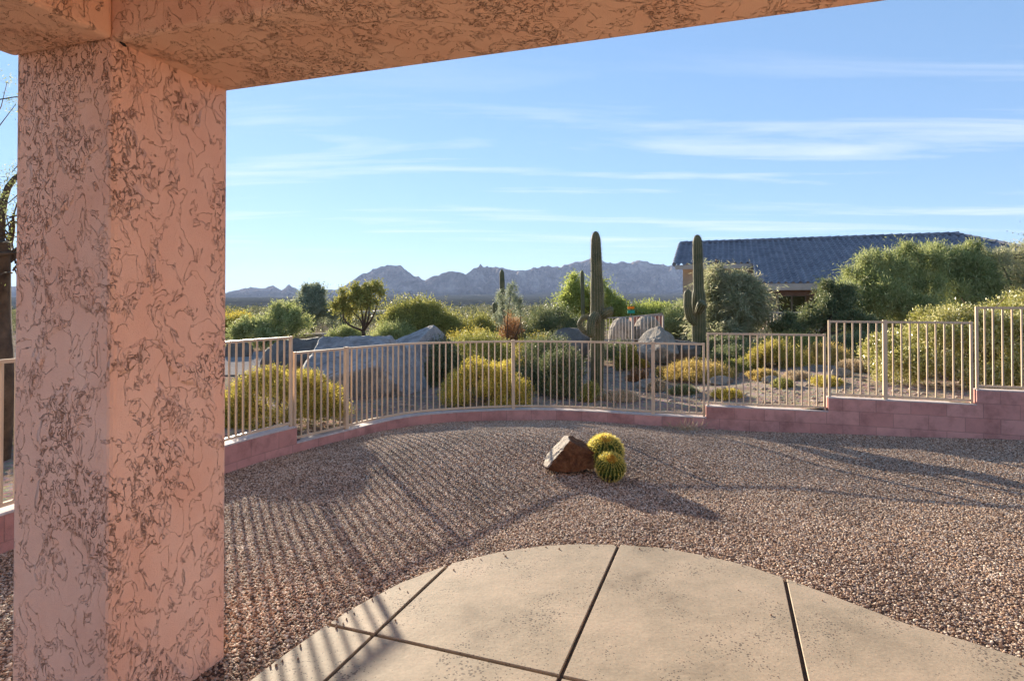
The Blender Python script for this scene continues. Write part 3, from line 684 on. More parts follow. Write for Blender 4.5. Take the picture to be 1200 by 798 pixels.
def stems(c, rx, ry, h, n_, r0, seed, mt, par, name='stems'):
    g = np.random.default_rng(seed); mbs = MB()
    for _ in range(n_):
        a = g.random() * 6.283; e = R(25 + 60 * g.random()); ex = .8 + .32 * g.random(); t_ = np.linspace(0, 1, 5)[:, None]
        tip = np.array([c[0] + rx * ex * math.cos(a) * math.cos(e), c[1] + ry * ex * math.sin(a) * math.cos(e), c[2] + h * ex * math.sin(e)])
        b0 = np.array([c[0] + g.normal() * .06 * rx, c[1] + g.normal() * .06 * ry, c[2] - .05])
        P = b0 + (tip - b0) * t_; P[:, 2] += .15 * h * np.sin(t_[:, 0] * 3.14); P[1:-1] += g.normal(size=(3, 3)) * .03 * h
        mbs.tube(P, np.linspace(r0, r0 * .3, 5), 5)
    return mbs.build(name, mt, par)
sid = [100]
def shrub(name, label, px, D, rx, ztop, mt, ntw, k=4, tl=.12, lL=.03, lW=.012, ry=None, z0=None, group=None, nl=26, lr=.33, cat='shrub', up=.5, spread=.8, surf=.6, stem=12, flat=.15, droop=0, stem_mat='twig', rag=.45, grow=1.0):
    rx *= grow
    sid[0] += 1; x = (px - 600) / F * D; ry = ry or rx
    z0 = float(hz(np.array(x), np.array(D))) if z0 is None else z0
    ztop = max(ztop, z0 + .16)
    t_ = thing(name, label, cat, (x, D, z0), group); h = ztop - z0
    lm = dome_lumps((x, D, z0), rx, ry, h, nl, lr, sid[0])
    MB().quads(crown(lm, ntw, k, tl, lL, lW, up=up, spread=spread, surf=surf, seed=sid[0], zmin=z0 - .02, flat=flat, droop=droop, rag=rag)).build('foliage', M[mt], t_)
    if stem: stems((x, D, z0), rx, ry, h, stem, .012 * max(1, rx), sid[0], M[stem_mat], t_)
    return t_
def zt(py, D): return EYE - (py - 355) / F * D

# --- beyond the fence, near
shrub('yellow_shrub', 'large rounded yellow green shrub behind the left end of the fence beside the column', 330, 8.0, 1.02, zt(430, 7.6), 'yellow', 17000, 4, .13, .030, .011, ry=.9, rag=.18, nl=46, lr=.24, group='rounded yellow shrubs')
shrub('yellow_shrub', 'rounded golden yellow shrub behind the middle of the curved fence', 570, 10.35, .90, zt(417, 10.1), 'yellow2', 15000, 4, .12, .030, .011, rag=.18, nl=46, lr=.24, group='rounded yellow shrubs')
for i_ in range(1):
    x = 7.6
    shrub('jojoba_shrub', 'huge dense waxy leaved olive shrub behind the fence at the far right', 1132, 9.55, 1.75, zt(352, 9.2), 'waxy', 26000, 4, .16, .042, .020, ry=1.3, rag=.18, nl=60, lr=.22, stem=22)
    shrub('jojoba_shrub', 'tall waxy leaved olive shrub running out of the right edge of the photo', 1235, 10.0, 1.8, zt(334, 9.7), 'waxy', 22000, 4, .16, .042, .020, ry=1.3, rag=.18, nl=50, lr=.24, stem=18)
shrub('green_shrub', 'loose yellow green shrub behind the fence left of the orange brown shrub', 912, 12.3, .68, zt(397, 12), 'yellow', 6000, 4, .16, .036, .013, nl=22, surf=.4, spread=1)
shrub('brown_shrub', 'orange brown dry shrub behind the fence left of the tall fence step', 968, 12.5, .66, zt(402, 12.4), 'gold', 7000, 4, .16, .034, .012, nl=24, surf=.4, spread=1)
shrub('yellow_tuft', 'small bright yellow shrub close behind the fence at the right wall step', 966, 9.75, .31, zt(440, 9.7), 'yellow2', 2600, 4, .10, .026, .009, nl=14)
shrub('dry_shrub', 'small dry brown ball shaped shrub beside the bright yellow tuft', 934, 10.6, .28, zt(440, 10.5), 'straw', 2600, 4, .1, .024, .006, nl=14)
shrub('yellow_tuft', 'low flat yellow green tuft just behind the second fence step', 852, 9.75, .29, zt(459, 9.7), 'yellow2', 1900, 4, .09, .026, .009, nl=12)
shrub('golden_shrub', 'wide golden shrub on the ground in front of the arm bearing saguaro', 820, 12.3, .78, zt(420, 12.2), 'gold', 9000, 4, .16, .034, .010, nl=30, surf=.5)
shrub('rust_shrub', 'small rust orange shrub left of the wide golden shrub', 779, 13, .33, zt(428, 13), 'gold', 2200, 4, .12, .032, .010, nl=12)
shrub('dry_shrub', 'low pale straw coloured shrub behind the fence right of the tall saguaro', 725, 10.3, .40, zt(459, 10.2), 'straw', 4200, 4, .10, .024, .006, nl=18)
shrub('green_tuft', 'small dark yellow green tuft at the foot of the tall saguaro', 692, 10.3, .27, zt(446, 10.2), 'olive', 2000, 4, .13, .03, .01, nl=12)
shrub('yellow_shrub', 'loose yellow green shrub behind the rail left of the pointed pale rock', 739, 15, .48, zt(403, 15), 'yellow', 3600, 4, .16, .04, .014, nl=16, group='rounded yellow shrubs')
shrub('rust_shrub', 'low rusty shrub half hidden under the pointed pale rock', 748, 13, .3, zt(430, 13), 'rust', 1600, 4, .12, .032, .010, nl=10)
shrub('dark_shrub', 'dark green shrub behind the fence right of the golden yellow shrub', 640, 12.2, .85, zt(390, 12), 'dark', 11000, 4, .16, .038, .015, nl=30, stem=16)
shrub('dark_shrub', 'dark green shrub behind the fence above the golden yellow shrub', 560, 12.9, 1.0, zt(386, 12.7), 'olive', 11000, 4, .16, .038, .015, nl=30, stem=16)
shrub('dark_shrub', 'dark green shrub between the slanted boulder and the golden yellow shrub', 519, 12.4, .6, zt(392, 12.4), 'dark', 7000, 4, .16, .038, .015, nl=22, stem=12)
shrub('dark_shrub', 'low dark shrub in the shade between the two saguaros', 795, 15.5, .8, zt(405, 15.5), 'dark', 6000, 4, .16, .04, .016, nl=18)
shrub('dark_shrub', 'dark shrub behind the fence left of the loose yellow green shrub', 870, 14, .8, zt(400, 14), 'dark', 7000, 4, .18, .04, .016, nl=20)
shrub('green_shrub', 'dark leafy shrub under the feathery tree right of the arm bearing saguaro', 850, 15.6, .85, zt(392, 15.6), 'dark', 7000, 4, .2, .045, .018, nl=22)
shrub('green_shrub', 'wide mixed green shrub under the trees behind the third fence section', 935, 15.2, 1.15, zt(388, 15), 'olive', 10000, 4, .2, .045, .018, nl=28)
shrub('green_shrub', 'shaded green shrub behind the fence just left of the huge waxy shrub', 1012, 13.8, .95, zt(385, 13.6), 'dark', 8000, 4, .2, .042, .018, nl=24)
shrub('dark_shrub', 'dark shaded shrub filling the gap right of the tall saguaro', 728, 16.5, .8, zt(398, 16.5), 'dark', 5000, 4, .2, .045, .018, nl=20)
shrub('dark_shrub', 'dark green shrub close right of the golden yellow shrub behind the fence', 655, 11.0, .50, zt(404, 11), 'dark', 6500, 4, .14, .036, .014, nl=20)
for px_, D_, rx_, zt_, m__, lab, nm in (
    (893, 11.2, .36, zt(432, 11.2), 'gold', 'small golden shrub on bare ground left of the dry ball shrub', 'golden_shrub'),
    (1003, 11.0, .42, zt(420, 11), 'straw', 'dry straw coloured shrub in front of the tall fence step', 'dry_shrub'),
    (917, 10.0, .20, zt(456, 10), 'olive', 'tiny olive tuft behind the third fence section', 'green_tuft'),
    (800, 10.6, .30, zt(450, 10.6), 'dark', 'small dark shrub in front of the wide golden shrub', 'dark_shrub'),
    (872, 12.6, .50, zt(418, 12.6), 'olive', 'medium olive shrub between the wide golden shrub and the loose yellow green one', 'green_shrub'),
    (948, 13.2, .45, zt(410, 13.2), 'rust', 'rusty dead looking shrub behind the orange brown one', 'rust_shrub'),
    (770, 11.4, .22, zt(444, 11.4), 'straw', 'tiny straw coloured tuft under the pointed pale rock', 'dry_shrub')):
    shrub(nm, lab, px_, D_, rx_, zt_, m__, int(9000 * rx_), 4, .13, .032, .010, nl=14, surf=.45)
for px_, D_, sz_, lab in ((905, 10.6, .10, 'small tan stone behind the third fence section'), (845, 11.3, .13, 'tan stone on the ground right of the wide golden shrub'), (760, 12.0, .14, 'tan stone lying below the pointed pale rock'), (985, 10.3, .11, 'tan stone right of the bright yellow tuft')):
    LATE.append((px_, D_, sz_, lab))
# --- middle distance
shrub('green_bush', 'broad yellow green bush standing behind the grey boulders', 492, 20, 1.45, zt(345, 20), 'olive', 15000, 5, .3, .065, .026, ry=1.4, nl=34, lr=.3, surf=.4, stem=14, grow=1.22)
shrub('green_bush', 'lower yellow topped bush right of the broad boulder bush', 558, 20.5, .85, zt(362, 20.5), 'olive', 6500, 5, .26, .06, .022, nl=22, surf=.4, grow=1.22)
shrub('rust_bush', 'rust orange bush beside the thin bare shrub in the middle', 598, 17.5, .48, zt(362, 17.5), 'rust', 3600, 5, .2, .045, .016, nl=16, surf=.4, grow=1.22)
shrub('grey_bush', 'dense dark grey green bush left of the tall saguaro', 648, 17.3, .9, zt(350, 17.3), 'dark', 10000, 5, .22, .05, .02, nl=30, surf=.45, stem=14, grow=1.22)
shrub('low_bush', 'low yellow green bush just above the top rail in the middle', 552, 15.2, .82, zt(382, 15.2), 'yellow', 7000, 4, .2, .045, .016, nl=24, surf=.45, grow=1.22)
shrub('low_bush', 'low yellow green bush in front of the dense grey green bush', 628, 15.2, .62, zt(386, 15.2), 'yellow', 5000, 4, .2, .045, .016, nl=20, surf=.45, grow=1.22)
shrub('willow_bush', 'fresh green feathery bush behind the far picket fence', 768, 27, 1.7, zt(352, 27), 'willow', 9000, 5, .5, .10, .028, nl=24, up=1.2, surf=.3, grow=1.22)
shrub('willow_bush', 'fresh green feathery bush left of the house tree', 805, 23, 1.2, zt(350, 23), 'palo', 8000, 5, .4, .09, .022, nl=24, up=1.0, surf=.3, grow=1.22)
shrub('yellow_bush', 'bright yellow flowering bush seen right of the column', 262, 30, 1.5, zt(360, 30), 'yellow2', 6000, 5, .3, .09, .035, nl=20, surf=.4, grow=1.22)
shrub('grass_clump', 'tawny dry grass clump beyond the road on the left', 345, 26, 1.1, zt(393, 26), 'gold', 5000, 5, .3, .10, .014, nl=20, up=1.5, surf=.3, stem=0, grow=1.22)
shrub('grass_clump', 'golden grass clump behind the dark rock beyond the road', 300, 24, 1.0, zt(394, 24), 'gold', 4500, 5, .3, .10, .014, nl=18, up=1.5, surf=.3, stem=0, grow=1.22)
shrub('wispy_shrub', 'wispy pale green shrub under the small dark trunked tree', 462, 18.5, .85, zt(370, 18.5), 'palo', 7500, 5, .35, .07, .014, nl=20, up=1.0, surf=.3, spread=.5, grow=1.22)
shrub('wispy_shrub', 'low wispy shrub between the far saguaro and the grey green tree', 405, 25, 1.0, zt(378, 25), 'palo', 4500, 5, .35, .08, .018, nl=16, up=.8, surf=.3)

def tree(name, label, px, D, lumps_px, mt, ntw, k, tl, lL, lW, trunk_r, fork, group=None, bark='bark', up=.3, droop=0., spread=.7, surf=.35, cat='tree', z0=None, sub=1, lean=0, flat=.6, subk=8, outw=1., rag=.6):
    """lumps_px: (px, py, rx_px, ry_px, dD) clumps read off the photograph, each at its own distance"""
    sid[0] += 1; g = np.random.default_rng(sid[0])
    x = (px - 600) / F * D; z0 = float(hz(np.array(x), np.array(D))) if z0 is None else z0
    t_ = thing(name, label, cat, (x, D, z0), group)
    big = [(W(a, b_, D + dd), np.array([rx, (rx + ry) * .45 + 4, ry]) / F * (D + dd)) for a, b_, rx, ry, dd in lumps_px]
    lumps = []
    for c, r in big:
        lumps.append((c, r * .6))
        for _ in range(subk * sub):
            u = unit(g.normal(size=3)); lumps.append((c + u * r * .85, r * (.18 + .30 * g.random())))
    MB().quads(crown(lumps, ntw, k, tl, lL, lW, up=up, droop=droop, spread=spread, surf=surf, seed=sid[0], zmin=z0 + .02, flat=flat, outw=outw, rag=rag)).build('crown', M[mt], t_)
    tr = MB(); fz = z0 + fork; base = np.array([x, D, z0 - .1]); fk = np.array([x + lean, D, fz])
    mid = (base + fk) / 2 + np.array([-lean * .3 + .04, 0, 0])
    tr.tube(catmull([base, mid, fk], 5), np.linspace(trunk_r, trunk_r * .7, 11), 9)
    core = None
    for q_i, (c, r) in enumerate(lumps):
        is_core = q_i % (subk * sub + 1) == 0; st = fk if is_core else core; core = c if is_core else core
        m_ = (st + c) / 2 + g.normal(size=3) * .12 * np.linalg.norm(c - st) * np.array([1, 1, .5]); m_[2] -= .06 * np.linalg.norm(c - st)
        rr_ = trunk_r * (.5 if is_core else .16)
        tr.tube(catmull([st, m_, c], 4), np.linspace(rr_, rr_ * .3, 9), 5)
    tr.build('trunk', M[bark], t_)
    return t_
tree('palo_verde_tree', 'low spreading yellow green palo verde tree beyond the road', 330, 22, [(300, 378, 24, 13, 0), (330, 368, 22, 14, .5), (350, 376, 14, 14, 0), (317, 388, 30, 12, -.5), (285, 390, 14, 10, 0)], 'palo', 3200, 8, .7, .11, .026, .10, .5, bark='palo_bark', up=.5, spread=.7)
tree('grey_green_tree', 'round grey green tree rising before the distant mountains at left', 366, 34, [(368, 352, 20, 17, 0), (352, 360, 13, 13, 0), (380, 362, 14, 14, .5), (366, 344, 12, 12, 0)], 'grey', 5000, 6, .8, .16, .045, .12, .9, up=.3)
tree('desert_tree', 'small open crowned tree with a dark trunk behind the boulders', 426, 16, [(402, 350, 14, 12, 0), (420, 345, 14, 12, .3), (438, 337, 10, 9, 0), (432, 352, 10, 8, -.2), (410, 362, 9, 7, 0), (447, 342, 5, 6, 0)], 'olive', 1500, 6, .34, .075, .028, .075, .95, up=.4, surf=.3)
tree('slender_bush', 'thin branched shrub beside the distant saguaro in the middle', 596, 16.5, [(588, 352, 10, 12, 0), (602, 347, 10, 12, 0), (610, 362, 9, 9, 0), (585, 370, 9, 8, 0), (600, 335, 6, 7, 0)], 'grey', 1500, 5, .25, .04, .014, .035, .35, cat='shrub', up=.9)
tree('palo_verde_tree', 'yellow green palo verde tree behind the tall saguaro', 695, 28, [(672, 335, 14, 13, 0), (668, 356, 12, 14, 0), (690, 350, 14, 16, .5), (715, 348, 15, 14, 0), (722, 362, 13, 12, 0), (700, 332, 10, 8, 0)], 'willow', 4200, 7, .9, .15, .035, .12, .9, bark='palo_bark', up=.5)
tree('feathery_tree', 'large grey green feathery tree right of the arm bearing saguaro', 862, 17.5, [(850, 322, 22, 18, 0), (870, 335, 26, 20, -.4), (838, 350, 20, 22, 0), (878, 352, 18, 20, .2), (855, 368, 32, 20, -.5), (885, 338, 10, 13, 0), (840, 305, 10, 8, 0), (825, 372, 18, 18, 0)], 'sage', 8000, 9, .9, .17, .020, .12, .5, up=.9, droop=.45, spread=.35, surf=.3)
GR = 'green desert trees massed before the house'
tree('palo_verde_tree', 'dark green leafy tree left below the house roof edge', 958, 17.5, [(950, 372, 26, 16, 0), (985, 362, 24, 18, 0), (925, 380, 20, 12, -.3), (975, 345, 22, 16, .4), (1000, 378, 26, 14, 0)], 'dark', 8000, 7, .5, .09, .024, .12, .4, up=.5, group=GR)
tree('palo_verde_tree', 'bright feathery green tree covering the middle of the tiled roof', 1045, 19.5, [(1010, 325, 26, 18, 0), (1040, 308, 26, 18, 0), (1075, 298, 26, 16, .5), (1030, 340, 34, 20, -.5), (1075, 330, 30, 22, 0), (1000, 350, 26, 20, -.6), (1060, 355, 36, 18, -.5), (1010, 305, 12, 10, 0)], 'palo', 10500, 9, .95, .12, .020, .16, .6, bark='palo_bark', up=.9, spread=.32, surf=.15, rag=1.0, group=GR)
tree('palo_verde_tree', 'olive green tree standing before the right hip of the roof', 1130, 20.5, [(1105, 300, 24, 18, 0), (1130, 312, 26, 20, 0), (1115, 335, 28, 22, -.4), (1150, 330, 22, 20, 0), (1135, 292, 14, 10, 0), (1150, 350, 26, 18, 0)], 'palo', 9500, 9, .95, .12, .020, .15, .6, bark='palo_bark', up=.9, spread=.32, surf=.15, rag=1.0, group=GR)
tree('bare_tree', 'thin leaved greyish tree at the right edge behind the olive shrub', 1192, 21, [(1185, 300, 16, 18, 0), (1168, 298, 14, 14, -.5), (1155, 308, 14, 12, -.5), (1205, 290, 18, 18, 0), (1178, 322, 16, 14, 0), (1205, 325, 22, 20, 0), (1230, 310, 22, 24, 0), (1190, 345, 24, 16, 0)], 'sage', 5200, 8, .9, .11, .018, .13, .8, up=.7, surf=.2, spread=.4)
# far scrub: nobody could count these
g = np.random.default_rng(31); lm = []
for D_, n_, r_ in ((26, 70, .7), (38, 200, .95), (60, 420, 1.3), (100, 650, 1.8), (170, 900, 2.6)):
    for _ in range(n_):
        dd_ = D_ * (.85 + .45 * g.random()); px = -250 + 1600 * g.random(); x_ = (px - 600) / F * dd_
        hh_ = r_ * (.5 + .6 * g.random()); lm.append(((x_, dd_, float(hz(np.array(x_), np.array(dd_))) + hh_ * .35), (hh_, hh_, hh_ * .75)))
far_l = [l for l in lm if l[0][1] > 48]; near_l = [l for l in lm if l[0][1] <= 48]
tag(MB().quads(np.concatenate([crown(near_l, 20000, 5, .3, .11, .045, up=.5, surf=.3, seed=61), crown(far_l, 40000, 5, .6, .32, .18, up=.3, surf=.3, seed=62)])).build('desert_scrub', M['scrub']), 'distant scattered desert scrub covering the valley floor before the mountains', 'scrub', kind='stuff')
# mesquite seen left of the column
sid[0] += 1; g = np.random.default_rng(5); tx, ty = -5.0, 5.7; z0 = .1
t_ = thing('mesquite_tree', 'rough barked mesquite tree with dark trunk left of the stucco column', 'tree', (tx, ty, z0)); tr = MB()
tr.tube(catmull([[tx - .05, ty, 0], [tx + .02, ty, .8], [tx - .08, ty + .1, 1.5], [tx + .03, ty, 2.2]], 6), np.interp(np.arange(19), [0, 9, 18], [.16, .13, .09]), 10)
lm = []
for e in [(-1.1, .4, 3.3), (.1, .5, 3.1), (-.2, -.4, 3.2), (-.7, -.5, 2.6), (.28, .2, 2.75), (-.9, .9, 2.2), (.25, -.1, 2.45), (-.5, .1, 3.6), (.15, .1, 2.1)]:
    e = np.array(e) + [tx, ty, 0]; f0 = np.array([tx - .03, ty + .05, 1.3 + .7 * g.random()])
    mm = (f0 + e) / 2 + g.normal(size=3) * .15; tr.tube(catmull([f0, mm, e], 5), np.linspace(.05, .008, 11), 6)
    for _ in range(7):
        e2 = e + g.normal(size=3) * .35; st = e + (f0 - e) * .4 * g.random(); tr.tube(catmull([st, (st + e2) / 2 + g.normal(size=3) * .06, e2], 3), np.linspace(.01, .003, 7), 4); lm.append((e2, .2))
tr.build('trunk', M['bark'], t_)
MB().quads(crown(lm, 1500, 5, .2, .03, .007, up=-.2, droop=.5, surf=.2, seed=6)).build('crown', M['palo'], t_)
shrub('dark_shrub', 'dark shrub under the mesquite tree at the left edge', -22, 6.7, .95, 1.0, 'dark', 7000, 4, .16, .035, .014, z0=.05, nl=24)

# dry weed on the yard side of the wall
wx = W(802, 498, 8.35); g = np.random.default_rng(9)
b0 = np.stack([wx[0] + g.normal(size=150) * .13, wx[1] + g.normal(size=150) * .05, np.full(150, float(gz(wx[0], wx[1])))], 1)
dd = unit(np.stack([g.normal(size=150) * .9, g.normal(size=150) * .5 - .15, .35 + .5 * g.random(150)], 1))
o = MB().quads(leaves(b0, dd, .08 + .16 * g.random(150), np.full(150, .006), g)).build('dry_weed', M['straw'])
tag(o, 'small straggly dry weed growing on gravel at the foot of the wall', 'weed')

# ------------------------------------------------------------------ saguaros
def saguaro(label, px, D, ytop, prof, arms, z0=None, ribs=15, spines=True, group=None):
    x = (px - 600) / F * D; z0 = float(hz(np.array(x), np.array(D))) if z0 is None else z0
    t_ = thing('saguaro_cactus', label, 'cactus', (x, D, z0), group); top = zt(ytop, D); h = top - z0
    g = np.random.default_rng(int(px))
    def limb(name, path, rad, ribs):
        k0 = MB(); k0.tube(path, rad, ribs=ribs, rib_d=.07); n_ = len(path); kk = ribs * 4
        o = k0.build(name, M['saguaro'], t_)
        at = o.data.attributes.new('ridge', 'FLOAT', 'POINT')
        rd = np.clip(np.cos(np.arange(kk) * 2 * math.pi / 4) , 0, 1) * .45
        arr = np.concatenate([np.tile(rd, n_), rd, rd]).astype(np.float32)
        if len(arr) == len(o.data.vertices): at.data.foreach_set('value', arr)
        if spines:
            P = []; Dn = []; path = np.array(path)
            sl = np.concatenate([[0], np.cumsum(np.linalg.norm(np.diff(path, axis=0), axis=1))]); T = np.gradient(path, axis=0); T = unit(T)
            u = np.array([1., 0, 0]) if abs(T[0][0]) < .9 else np.array([0, 1., 0]); fr = []
            for i in range(n_):
                u = u - T[i] * (u @ T[i]); u = u / np.linalg.norm(u); fr.append((u, np.cross(T[i], u)))
            for s in np.arange(.02, sl[-1], .035):
                i = min(n_ - 1, int(np.searchsorted(sl, s))); c = np.array([np.interp(s, sl, path[:, q_]) for q_ in range(3)]); rr_ = np.interp(s, sl, rad)
                for a in range(ribs):
                    th = a * 2 * math.pi / ribs; nrm = fr[i][0] * math.cos(th) + fr[i][1] * math.sin(th)
                    for _ in range(3): P.append(c + nrm * rr_ * 1.08); Dn.append(nrm + g.normal(size=3) * .7)
            P = np.array(P); Dn = unit(np.array(Dn))
            MB().quads(leaves(P, Dn, np.full(len(P), .034), np.full(len(P), .004), g)).build('spines', M['spine_pale'], o)
    zz = np.concatenate([np.linspace(0, .93, 26), .93 + .07 * np.sin(np.linspace(.15, 1, 8) * math.pi / 2)])
    rad = np.interp(zz, [p[0] for p in prof], [p[1] for p in prof]); capr = prof[-1][1]
    rad[-8:] = capr * np.sqrt(np.clip(1 - ((zz[-8:] - .93) / .0705) ** 2, 0.003, 1))
    rad = rad * (1 + .03 * np.sin(zz * 31) * (zz < .93))
    limb('trunk', np.stack([x + .02 * np.sin(zz * 4), D + 0 * zz, z0 - .1 * (1 - zz) + zz * h], 1), rad, ribs)
    for pth, r in arms:
        P = catmull([W(a, b_, D + c) for a, b_, c in pth], 6); n_ = len(P); tt = np.linspace(0, 1, n_)
        ra = r * np.minimum(1, np.sqrt(np.clip(1 - ((tt - .8) / .203) ** 2 * (tt > .8), .003, 1))) * (.75 + .25 * np.clip(tt * 3, 0, 1))
        limb('arm', P, ra, 12)
saguaro('tall single stem saguaro with small drooping arms behind the fence', 699, 11.6, 271, [(0, .11), (.25, .125), (.5, .13), (.7, .108), (.85, .098), (.93, .09)],
        [([(699, 384, -.05), (692, 374, -.25), (684, 372, -.3), (679, 380, -.3), (684, 388, -.33), (689, 393, -.33)], .04), ([(701, 378, -.05), (697, 370, -.25), (693, 376, -.35), (692, 388, -.37), (693, 396, -.37)], .075), ([(703, 372, 0), (709, 368, -.1), (714, 365, -.12), (719, 365, -.12)], .085)])
saguaro('saguaro with one raised left arm standing before the house', 818, 15.5, 275, [(0, .15), (.4, .17), (.53, .16), (.57, .125), (.8, .118), (.93, .11)],
        [([(815, 380, -.05), (809, 373, -.15), (806, 360, -.2), (806, 348, -.2), (806, 339, -.2)], .095), ([(818, 366, -.1), (821, 360, -.3), (823, 356, -.42), (825, 354, -.46)], .11)])
saguaro('distant slim saguaro before the mountains, taller of the two in the middle', 588.5, 24, 316, [(0, .10), (.5, .11), (.93, .09)], [], spines=False, ribs=12)
saguaro('short distant saguaro left of the slim one in the middle', 580.5, 25, 354, [(0, .1), (.93, .11)], [], spines=False, ribs=12)
saguaro('distant thin saguaro rising from the yellow green tree', 682.5, 26.5, 317, [(0, .08), (.93, .08)], [], spines=False, ribs=12)
saguaro('distant dark saguaro between the grey tree and small tree at left', 402.5, 30, 361, [(0, .16), (.93, .2)], [([(403, 385, 0), (407, 383, -.1), (408.5, 376, -.1), (408.5, 368, -.1)], .14)], spines=False, ribs=12)

# ------------------------------------------------------------------ barrel cacti
def barrel(label, c, r, hs, tilt, ribs, seed, brown=0):
    g = np.random.default_rng(seed); c = np.array(c, float)
    t_ = thing('barrel_cactus', label, 'cactus', (c[0], c[1], c[2] - r * hs), 'golden barrel cacti beside the brown rock')
    ax = unit(np.array([tilt[0], tilt[1], 1.0])); u = unit(np.cross(ax, [0, 1., .2])); v = np.cross(ax, u)
    def pt(th, ph, k=1.0): # ph from pole
        rr_ = r * np.sin(ph) * k; return c + np.multiply.outer(rr_ * np.cos(th), u) + np.multiply.outer(rr_ * np.sin(th), v) + np.multiply.outer(r * hs * np.cos(ph) * k, ax)
    kk = ribs * 6; n_ = 30; V = []
    for i in range(n_):
        ph = .03 + (math.pi - .1) * i / (n_ - 1)
        th = np.arange(kk) * 2 * math.pi / kk; am = .12 * min(1, math.sin(ph) * 1.4); V.append(pt(th, np.full(kk, ph), 1 + am * (np.abs(np.cos(th * ribs / 2)) * 2 - 1)))
    V = np.concatenate(V); i = np.arange(n_ - 1)[:, None] * kk; j = np.arange(kk)[None]
    q = np.stack([i + j, i + kk + j, i + kk + (j + 1) % kk, i + (j + 1) % kk], -1).reshape(-1, 4)
    MB().add(V, q, True).build('body', M['barrel'], t_)
    P = []; Dn = []
    for a in range(ribs):
        th = a * 2 * math.pi / ribs; rows = 15
        for b_ in range(rows):
            ph = .22 + (2.35 - .22) * b_ / (rows - 1) + g.normal() * .012
            p0 = pt(np.array([th]), np.array([ph]), 1.075)[0]; nr_ = unit(p0 - c)
            mer = unit(pt(np.array([th]), np.array([ph + .05]))[0] - pt(np.array([th]), np.array([ph]))[0]); sdv = np.cross(nr_, mer)
            for s in range(8): P.append(p0); Dn.append(nr_ * .6 + mer * g.normal() * .75 + sdv * g.normal() * .28)
    P = np.array(P); Dn = unit(np.array(Dn)); n0 = len(P)
    MB().quads(leaves(P, Dn, r * (.20 + .14 * g.random(n0)), np.full(n0, r * .024), g)).build('spines', M['spine_yellow'], t_)
    m_ = 900; th = g.random(m_) * 6.283; ph = np.sqrt(g.random(m_)) * .36; p0 = pt(th, ph, 1.0); dn = unit(unit(p0 - c) + g.normal(size=p0.shape) * .35)
    MB().quads(leaves(p0, dn, np.full(m_, r * .18), np.full(m_, r * .03), g)).build('woolly_crown', M['wool'], t_)
DB = 5.75
zb = float(gz(.9, DB))
c1 = W(709, 529, DB + .05); barrel('bigger golden barrel cactus with dense yellow spines leaning on the brown rock', c1, .152, .92, (.0, -.25), 24, 1)
c2 = W(715, 546, DB - .22); barrel('smaller green barrel cactus with an orange crown in front of the bigger one', c2, .118, .92, (.03, -.75), 22, 2)

# ------------------------------------------------------------------ rocks
def ico_dirs(n_=5200):
    k = np.arange(n_) + .5; ph = np.arccos(1 - 2 * k / n_); th = math.pi * (1 + 5 ** .5) * k
    return np.stack([np.cos(th) * np.sin(ph), np.sin(th) * np.sin(ph), np.cos(ph)], 1)
import bmesh
def rock(name, label, c, size, planes, mt, seed, rough=.03, sub=5, sharp=.02, cat='rock', group=None, nrand=7):
    """planes: (nx,ny,nz,d) in unit space; facets cut from a round stone, then roughened"""
    bm = bmesh.new(); bmesh.ops.create_icosphere(bm, subdivisions=sub, radius=1)
    d = np.array([v.co[:] for v in bm.verts]); d = unit(d); fs = np.array([[v.index for v in f.verts] for f in bm.faces]); bm.free()
    r = np.full(len(d), 1.25); g = np.random.default_rng(seed)
    pl = [(unit(np.array(p[:3], float)), p[3]) for p in planes] + [(unit(g.normal(size=3)), .85 + .25 * g.random()) for _ in range(nrand)]
    for nrm, dist in pl:
        dt = d @ nrm; r = np.where(dt > 1e-3, np.minimum(r, dist / np.maximum(dt, 1e-3)), r)
    P = d * r[:, None]; sd_ = seed * 3.1
    P = P * (1 + rough * fbm(d * 2.2 + sd_, 5, .55)[:, None] + rough * .8 * np.round(fbm(d * 3.1 + sd_ + 9, 2) * 2)[:, None] * .5)
    V = P * np.array(size) + np.array(c)
    o = MB().add(V, fs, True).build(name, M[mt])
    o.data.materials[0] = M[mt]
    # origin at its base
    b0 = np.array([c[0], c[1], V[:, 2].min()]); me = o.data
    me.vertices.foreach_set('co', (V - b0).astype(np.float32).ravel()); o.location = b0; me.update()
    try: me.set_sharp_from_angle(angle=R(32))
    except Exception: pass
    return tag(o, label, cat, group)
rock('rock', 'split brown desert rock with a pale bark like left edge beside the cacti', W(668, 530, DB + .02) + [0, 0, -.02], (.235, .17, .18),
     [(-.80, -.10, .58, .58), (.1, -1, .12, .55), (.55, -.1, .8, .72), (.2, 0, -1, .75), (1, 0, 0, .95)], 'brown_rock', 3, .05, 5)
rock('boulder', 'big bluish grey boulder close behind the fence left of the middle', W(415, 446, 11.3), (1.2, 1.0, .80), [(-.1, -.6, .8, .70), (.35, -1, -.35, .62), (.9, -.3, .3, .78), (-.9, -.2, .35, .85)], 'grey_rock', 11, .03, 6, group='grey boulders')
rock('boulder', 'tall slanting grey boulder with a pointed top behind the bluish one', W(476, 433, 12.4), (.95, .88, .84), [(-.42, -.30, .86, .60), (.75, -.5, .25, .62), (.1, -.9, -.1, .6)], 'grey_rock', 12, .03, 6, group='grey boulders')
rock('boulder', 'long low dark boulder behind the top rail left of the boulders', W(395, 415, 15.5), (1.1, .9, .42), [(-.3, -.5, .8, .62), (.4, -.8, .3, .7)], 'dark_rock', 13, .05, 5)
